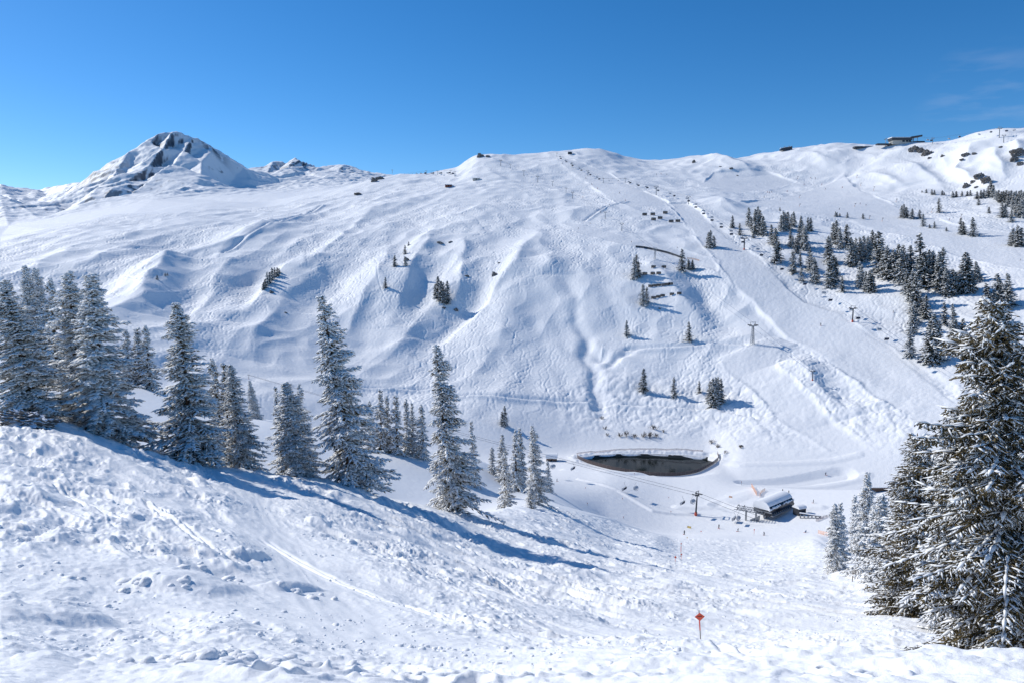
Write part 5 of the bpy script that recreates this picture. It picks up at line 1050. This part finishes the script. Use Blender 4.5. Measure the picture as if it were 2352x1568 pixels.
MB().add([(-12*q, -4, -1), (12*q, -4, 2), (12*q, -4, 7.5*q + 1), (-12*q, -4, 3.0*q), (-12*q, 4, -1), (12*q, 4, 2), (12*q, 4, 7.5*q + 1), (-12*q, 4, 3.0*q)], [(0, 1, 2, 3), (7, 6, 5, 4), (1, 5, 6, 2), (4, 0, 3, 7), (3, 2, 6, 7), (0, 4, 5, 1)]).build('body', M_dsteel, t); MB().box((0, 0, 5.4*q + 0.7), (22*q, 8.5, 0.4)).build('roof_snow', M_snow, t).rotation_euler = (0, R(-8), 0)
pb = hit(2072, 331, 440); rr = math.hypot(pb[0], pb[1]); q = rr / F; t = thing('hilltop_station', 'hilltop lift station with cream walls, dark roof band and rising dark canopy', 'lift station', (pb[0], pb[1] + 4, pb[2]), 0.0)
MB().box((-3*q, 0, 3.0*q), (36*q, 14, 8.0*q)).build('wall', M_wall, t); MB().box((-3*q, -0.5, 9.0*q), (40*q, 17, 5.0*q)).build('roof', M_dsteel, t); MB().box((-5*q, -0.3, 12.1*q), (37*q, 16, 1.3*q)).build('roof_snow', M_snow, t)
for x in (1, 8, 14): MB().box((x * q, -7.1, 5.0*q), (5*q, 0.4, 3.6*q)).build('window', M_glass, t)
c = MB().box((0, 0, 0), (22*q, 15, 3.2*q)).build('canopy', M_dsteel, t); c.location = (27*q, 0, 14.0*q); c.rotation_euler = (0, R(-9), 0)
MB().box((34*q, 0, 4*q), (20*q, 12, 2.4*q)).build('lower_deck', M_dsteel, t); MB().box((24*q, 0, 7*q), (1.2*q, 2, 12*q)).build('column', M_steel, t); MB().box((-34*q, 0, -0.5*q), (30*q, 8, 3.0*q)).build('terrace', M_dsteel, t)
pb = hit(1985, 340, 440); q = math.hypot(pb[0], pb[1]) / F; t = thing('ridge_building', 'long low snow-roofed building on the ridge left of the hilltop station', 'building', (pb[0], pb[1] + 3, pb[2]), 0)
MB().box((0, 0, 1.0*q), (40*q, 10, 3.4*q)).build('wall', M_dsteel, t); MB().box((-10*q, 0, 3.0*q), (14*q, 10, 1.2*q)).build('roof_snow', M_snow, t); MB().box((8*q, 0, 3.2*q), (18*q, 11, 1.2*q)).build('roof_snow', M_snow, t)

# ------------------------------------------------------------ piste signs and markers
def piste_sign(x, yt, yb, wpx, label, r, xt=None, mt=None, marks=False):
    p = pt(x, yb, r); p[2] = ground(p[0], p[1]); rr = math.hypot(p[0], p[1]); a, e = ray(xt or x, yt); H = rr * float(e) - p[2]; W = wpx / F * rr; t = thing('piste_sign', label, 'sign', p); lean = math.atan2(((xt or x) - x) / F * rr, H); t.rotation_euler = (0, lean, R(8))
    pr = max(0.022, H * 0.016); MB().tube([(0, 0, -0.4), (0, 0, H)], pr, 8).build('pole', M_post, t, True); MB().tube([(0, 0, H * 0.34), (0, 0, H * 0.74)], pr * 1.3, 8).build('red_sleeve', M_orange, t, True)
    h = W * 0.5; zc = H - h * 1.15; d = pr + 0.015; V = [(0, -d, zc - h * 0.85), (h, -d, zc - h * 0.1), (h * 0.05, -d, zc + h * 0.75), (-h, -d, zc + h * 0.1)]; V2 = [(x_, -d - 0.015, z_) for x_, y_, z_ in V]
    b_ = MB().add(V + V2, [(0, 1, 2, 3), (7, 6, 5, 4), (0, 4, 5, 1), (1, 5, 6, 2), (2, 6, 7, 3), (3, 7, 4, 0)]).build('diamond_board', mt or M_orange, t)
    if marks:
        mb = MB()
        for k, (dx_, w_) in enumerate([(-0.33, 0.16), (-0.1, 0.2), (0.14, 0.16), (0.36, 0.14)]): mb.box((dx_ * h, -d - 0.02, zc + h * (0.08 - dx_ * 0.1)), (w_ * h, 0.006, h * (0.2 if k % 2 else 0.14)))
        mb.build('printed_marks', M_blk, b_)
    return t
piste_sign(1609, 1399, 1474, 25, 'orange-red diamond sign on a red and grey pole, nearest on the slope', 39, 1603, None, True)
piste_sign(1550.5, 1274, 1304, 7, 'red diamond marker on a pole, lowest of the three small ones', 107)
piste_sign(1564.5, 1269, 1285, 5, 'small red marker pole, middle of the three small ones', 135); piste_sign(1564, 1245, 1266, 4, 'thin pink-red marker pole, highest of the three small ones', 160)
piste_sign(1732, 1213, 1224, 4, 'tiny orange marker on the lower piste before the station', 345); piste_sign(1578, 1231, 1243, 3.5, 'yellow-orange marker where the chopped slope ends', 300, None, M_yel); piste_sign(1610, 1217, 1227, 3.5, 'thin marker pole between two skiers on the lower piste', 345)
for i, (x, y, h) in enumerate([(1541, 1177, 5), (1432, 1190, 5), (1349, 1160, 7), (1345, 1122, 4), (1703, 1113, 9), (1457, 1089, 4), (1430, 1146, 4), (1536, 1144, 4)]):
    p = hit(x, y, 250); rr = math.hypot(p[0], p[1]); H = h / F * rr; t = thing('marker_pole', ['marker pole left of the red footed lift tower', 'marker pole by the lower piste edge', 'tall thin pole on the shadowed piste edge', 'marker pole right of the tree clump', 'tall dark pole at the left end of the dug channel', 'marker pole just below the pond fence', 'marker pole in the middle of the lower piste', 'marker pole on the flat above the tower'][i], 'pole', p, 0, 'marker poles on the valley floor'); MB().tube([(0, 0, -0.3), (0, 0, H)], 0.07, 6).build('pole', M_post, t); MB().box((0, 0, H * 0.85), (0.3, 0.12, 0.35)).build('marker_top', M_redc, t)
def banner(x, y, w, h, mt, label, rz=-0.4, name='banner'):
    p = hit(x, y, 300); q = math.hypot(p[0], p[1]) / F; t = thing(name, label, name, p, rz); MB().box((0, 0, h * q * 0.6), (w * q, 0.08, h * q)).build('cloth', mt, t)
    for s_ in (-1, 1): MB().tube([(s_ * w * q / 2, 0, -0.3), (s_ * w * q / 2, 0, h * q * 1.15)], 0.06, 6).build('post', M_post, t)
banner(1583, 1212, 9, 4.5, M_yel, 'yellow banner on two posts left of the skiers on the lower piste', -0.6); banner(1678, 1142, 7, 3.5, M_tape, 'small pale orange banner on the flat left of the station', -0.6)
fence('orange_net', gl([(1726, 1118), (1732, 1128), (1738, 1137)], 330), 2.2, 'faded orange safety net running down from the dug channel', 'net', M_tape, M_onet, 3, 1); fence('orange_net', gl([(1757, 1126), (1748, 1131), (1745, 1141)], 330), 1.5, 'curved pale orange net behind the station roof', 'net', M_tape, M_onet, 3, 1)
fence('orange_net', gl([(1879, 1224), (1890, 1227), (1902, 1230)], 330), 1.6, 'orange safety net left of the right hand spruces', 'net', M_tape, M_onet, 2.5, 2)
for i, (x, a, b_) in enumerate(c3([(816, 417, 433), (829, 543, 560), (829, 603, 618), (1203, 600, 620), (1332, 488, 512), (1484, 570, 588), (1726, 638, 660), (1302, 684, 702), (1389, 700, 720), (1923, 675, 700), (1218, 408, 425), (1243, 462, 478)])):
    p = hit(x, b_, 440); rr = math.hypot(p[0], p[1]); H = (b_ - a) / F * rr; t = thing('snow_lance', f'snow-making lance on the upper right pistes, {["first","fourth","third","seventh","ninth","tenth","eleventh","eighth","second last","last","fifth","sixth"][i]} from the left', 'snow lance', p, 0, 'snow-making lances beside the pistes')
    MB().tube([(0, 0, -0.5), (0, 0, H * 0.45)], 0.3, 6).build('base', M_tape, t); MB().tube([(0, 0, H * 0.4), (1.2, 0, H)], 0.18, 6).build('lance', M_dsteel, t); MB().box((0.9, 0, H), (2.6, 0.4, 0.5)).build('head', M_dsteel, t)
for i, (x, y, r) in enumerate([(1958.5, 1311, 100), (1964.5, 1306, 104), (1971, 1308, 102)]):
    p = pt(x, y, r); p[2] = ground(p[0], p[1]); o = MB().tube([(0, 0, -0.3), (0.03, 0, 1.5 - 0.2 * i)], 0.06, 7).build('wooden_post', M_post); o.location = p; tag(o, ['left', 'middle', 'right'][i] + ' one of three bare wooden posts before the right hand spruces', 'post', 'wooden posts')

# ------------------------------------------------------------ skiers
def figure(pose, top, leg):
    """one continuous body grown from a joint skeleton"""
    J = {'stand': dict(pel=(0, 0, .92), ch=(0, -.04, 1.3), nk=(0, -.04, 1.5), hd=(0, -.06, 1.66), kn=(.11, -.06, .5), an=(.12, .02, .1), to=(.12, -.14, .06), el=(.27, -.02, 1.16), wr=(.3, -.24, 1.02), ha=(.3, -.32, 1.0)),
         'ski': dict(pel=(0, .12, .82), ch=(0, -.1, 1.16), nk=(0, -.16, 1.36), hd=(0, -.22, 1.5), kn=(.13, -.16, .47), an=(.13, .04, .1), to=(.13, -.13, .06), el=(.3, -.16, 1.02), wr=(.34, -.4, .95), ha=(.34, -.48, .93)),
         'crouch': dict(pel=(0, .2, .5), ch=(0, -.12, .82), nk=(0, -.2, .98), hd=(0, -.27, 1.1), kn=(.14, -.22, .42), an=(.14, .06, .1), to=(.14, -.12, .06), el=(.28, -.25, .72), wr=(.3, -.45, .66), ha=(.3, -.53, .64))}[pose]
    m_ = lambda p: (-p[0], p[1], p[2]); V = [J['pel'], J['ch'], J['nk'], J['hd'], (J['hd'][0], J['hd'][1], J['hd'][2] + .12)]; E = [(0, 1), (1, 2), (2, 3), (3, 4)]; Rr = [.17, .19, .07, .105, .085]
    for f_ in (lambda p: p, m_):
        b0 = len(V); V += [f_((.1, J['pel'][1], J['pel'][2] - .05)), f_(J['kn']), f_(J['an']), f_(J['to'])]; E += [(0, b0), (b0, b0+1), (b0+1, b0+2), (b0+2, b0+3)]; Rr += [.12, .085, .075, .06]
        b1 = len(V); V += [f_((.19, J['ch'][1], J['ch'][2] + .08)), f_(J['el']), f_(J['wr']), f_(J['ha'])]; E += [(1, b1), (b1, b1+1), (b1+1, b1+2), (b1+2, b1+3)]; Rr += [.085, .06, .05, .05]
    me = bpy.data.meshes.new('body'); me.from_pydata(V, E, []); o = bpy.data.objects.new('body', me); COL.objects.link(o)
    sk = o.modifiers.new('s', 'SKIN'); o.modifiers.new('u', 'SUBSURF').levels = 1
    for i, r_ in enumerate(Rr): me.skin_vertices[0].data[i].radius = (r_, r_)
    me.skin_vertices[0].data[0].use_root = True
    dg = bpy.context.evaluated_depsgraph_get(); nm = bpy.data.meshes.new_from_object(o.evaluated_get(dg)); bpy.data.objects.remove(o); nm.name = 'body'
    nm.materials.clear(); [nm.materials.append(x_) for x_ in (top, leg, M_skin)]
    for p in nm.polygons: z = p.center.z; p.material_index = 2 if (z > J['nk'][2] + .02 and p.center.y < J['hd'][1] - .03) else (0 if z > J['pel'][2] - .02 else 1); p.use_smooth = True
    return nm, J
def skier_proto(pose, top, leg, lab):
    me, J = figure(pose, top, leg); t = thing('person', lab, 'person'); b_ = bpy.data.objects.new('body', me); COL.objects.link(b_); b_.parent = t
    h = J['hd']; MB().tube([(0, h[1], h[2] - .02), (0, h[1], h[2] + .08), (0, h[1], h[2] + .15), (0, h[1], h[2] + .19)], [.125, .13, .1, .03], 10).build('helmet', M_black, t, True)
    for s_ in (-1, 1):
        MB().tube([(s_ * .12, .75, .03), (s_ * .12, -.75, .03), (s_ * .12, -.95, .12)], [.05, .05, .03], 6).build('ski', M_redc, t)
        MB().tube([(s_ * J['ha'][0], J['ha'][1], J['ha'][2] + .08), (s_ * (J['ha'][0] + .08), J['ha'][1] + .35, .05)], .02, 5).build('ski_pole', M_steel, t)
    reg(t); return t
SP = [skier_proto('ski', M_navy, M_black, 'x'), skier_proto('stand', M_black, M_black, 'x'), skier_proto('crouch', M_teal, M_black, 'x'), skier_proto('ski', M_redc, M_black, 'x')]
def skier(k, x, y, h, label, rz=0.5, rmin=300, grp='skiers on the pistes', r=None):
    p = hit(x, y, rmin) if r is None else pt(x, y, r)
    if r is not None: p[2] = ground(p[0], p[1])
    rr = math.hypot(p[0], p[1]); s_ = max(1.0, h / F * rr / 1.72); o = inst(SP[k]); o.location = p; o.scale = (s_,) * 3; o.rotation_euler = (0, 0, rz); tag(o, label, 'person', grp)
for a_ in [(1, 1571.5, 1227, 10.5, 'skier in dark clothes left of the yellow banner, standing upright', 0.3), (1, 1651, 1212.5, 9.5, 'skier in dark blue standing on the lower piste below the tower shadow', 0.2), (0, 1694.5, 1219.5, 7.5, 'skier gliding at the tip of the tower shadow', 1.2), (0, 1755, 1228, 9, 'skier bending forward on the lower piste in front of the station', -0.8), (2, 1850, 1222, 6.5, 'skier crouching low on the piste right of the station', 1.3), (1, 1797.5, 1129, 6, 'left one of two people standing behind the station roof', 0.1), (2, 1791.5, 1134, 4.5, 'person sitting in the snow behind the station roof', 0.6), (1, 1811.5, 1132.5, 5, 'right one of two people standing behind the station roof', 0.4), (1, 1868, 1154, 7, 'person walking alone on the flat right of the station', 0.9), (0, 1896, 1090, 7, 'skier arriving on the flat below the fork of the pistes', 0.9), (0, 1279, 1105, 5.5, 'skier just right of the small spruce at the clump end', 1.6), (1, 1885, 748, 6, 'skier on the wide steep piste left of the red footed tower', 0.3)]:
    skier(*a_)
skier(0, 306, 897, 9, 'skier in dark clothes between the tall frosted spruces on the rear bench', 1.2, grp='skiers on the pistes', r=215)
UP = c3([(700, 0, 575), (905, 0, 428), (937, 0, 432), (980, 0, 473), (1005, 0, 503), (1120, 0, 492), (612, 0, 524), (626, 0, 526), (640, 0, 522), (1015, 0, 715), (1240, 0, 602), (1280, 0, 612), (1100, 0, 640), (2327, 0, 984), (1845, 0, 712), (590, 0, 560), (745, 0, 520), (860, 0, 470), (1465, 0, 1335)]) + c2([(1570, 0, 770), (1600, 0, 560), (1650, 0, 735), (1660, 0, 470), (1700, 0, 500), (1850, 0, 530), (1890, 0, 580), (1780, 0, 610), (1460, 0, 330), (2050, 0, 640), (1620, 0, 430), (1720, 0, 660), (2100, 0, 405), (2130, 0, 400), (2170, 0, 405), (1930, 0, 860), (2240, 0, 900)])
UP = sorted(UP)
for i, (x, _, y) in enumerate(UP): skier([0, 1, 3, 0][i % 4], x, y, 3.6, f'distant skier on the upper pistes, {ORD[i]} from the left', random.uniform(0, 3), 440, 'tiny skiers on the upper pistes')

# ------------------------------------------------------------ loose snow clods on the near slope
g = np.random.default_rng(9); import bmesh
bm = bmesh.new(); bmesh.ops.create_icosphere(bm, subdivisions=2, radius=1.0); IV = np.array([v.co[:] for v in bm.verts]); IF = np.array([[v.index for v in f.verts] for f in bm.faces]); bm.free()
VV, FF, off = [], [], 0
def clod(x, y, s_):
    global off
    z = ground(x, y); q = IV * (1 + 0.2 * g.normal(0, 0.6, (len(IV), 1))); q = q * (s_ * g.uniform(0.8, 1.4), s_ * g.uniform(0.8, 1.3), s_ * g.uniform(0.55, 0.9)); VV.append(q + (x, y, z - s_ * 0.12)); FF.append(IF + off); off += len(IV)
for c in range(150):
    a = g.uniform(-0.62, 0.66); r = math.exp(g.uniform(math.log(14), math.log(80))); cx, cy = r * math.sin(a), r * math.cos(a); n_ = int(g.uniform(8, 45)); sp_ = g.uniform(0.5, 1.8)
    for k in range(n_): clod(cx + g.normal(0, sp_) , cy + g.normal(0, sp_ * 0.7), min(0.11, 0.015 + g.exponential(0.022)) * (0.6 + 0.4 * min(1, r / 25)))
for cx_, cy_, r, n_, sp_ in [(440, 1500, 11, 34, 0.4), (540, 1508, 11, 26, 0.35), (660, 1500, 12, 3, 0.15), (910, 1460, 15, 6, 0.6), (900, 1525, 10, 16, 0.35), (300, 1300, 25, 12, 1.0), (520, 1270, 29, 12, 1.2), (690, 1275, 28, 8, 0.8)]:
    p = pt(cx_, cy_, r)
    for k in range(n_): clod(p[0] + g.normal(0, sp_), p[1] + g.normal(0, sp_ * 0.6), g.uniform(0.04, 0.13) * (1 if r < 20 else 1.8))
me = tri_mesh('snow_clods', [(np.concatenate(VV), np.concatenate(FF))], M_near); me.polygons.foreach_set('use_smooth', np.ones(len(me.polygons), bool)); o = bpy.data.objects.new('snow_clods', me); COL.objects.link(o); o['kind'] = 'stuff'; o['label'] = 'loose lumps of snow scattered over the chopped slope'; o['category'] = 'snow lumps'
print('done', round(time.time() - T0, 1), len(bpy.data.objects))
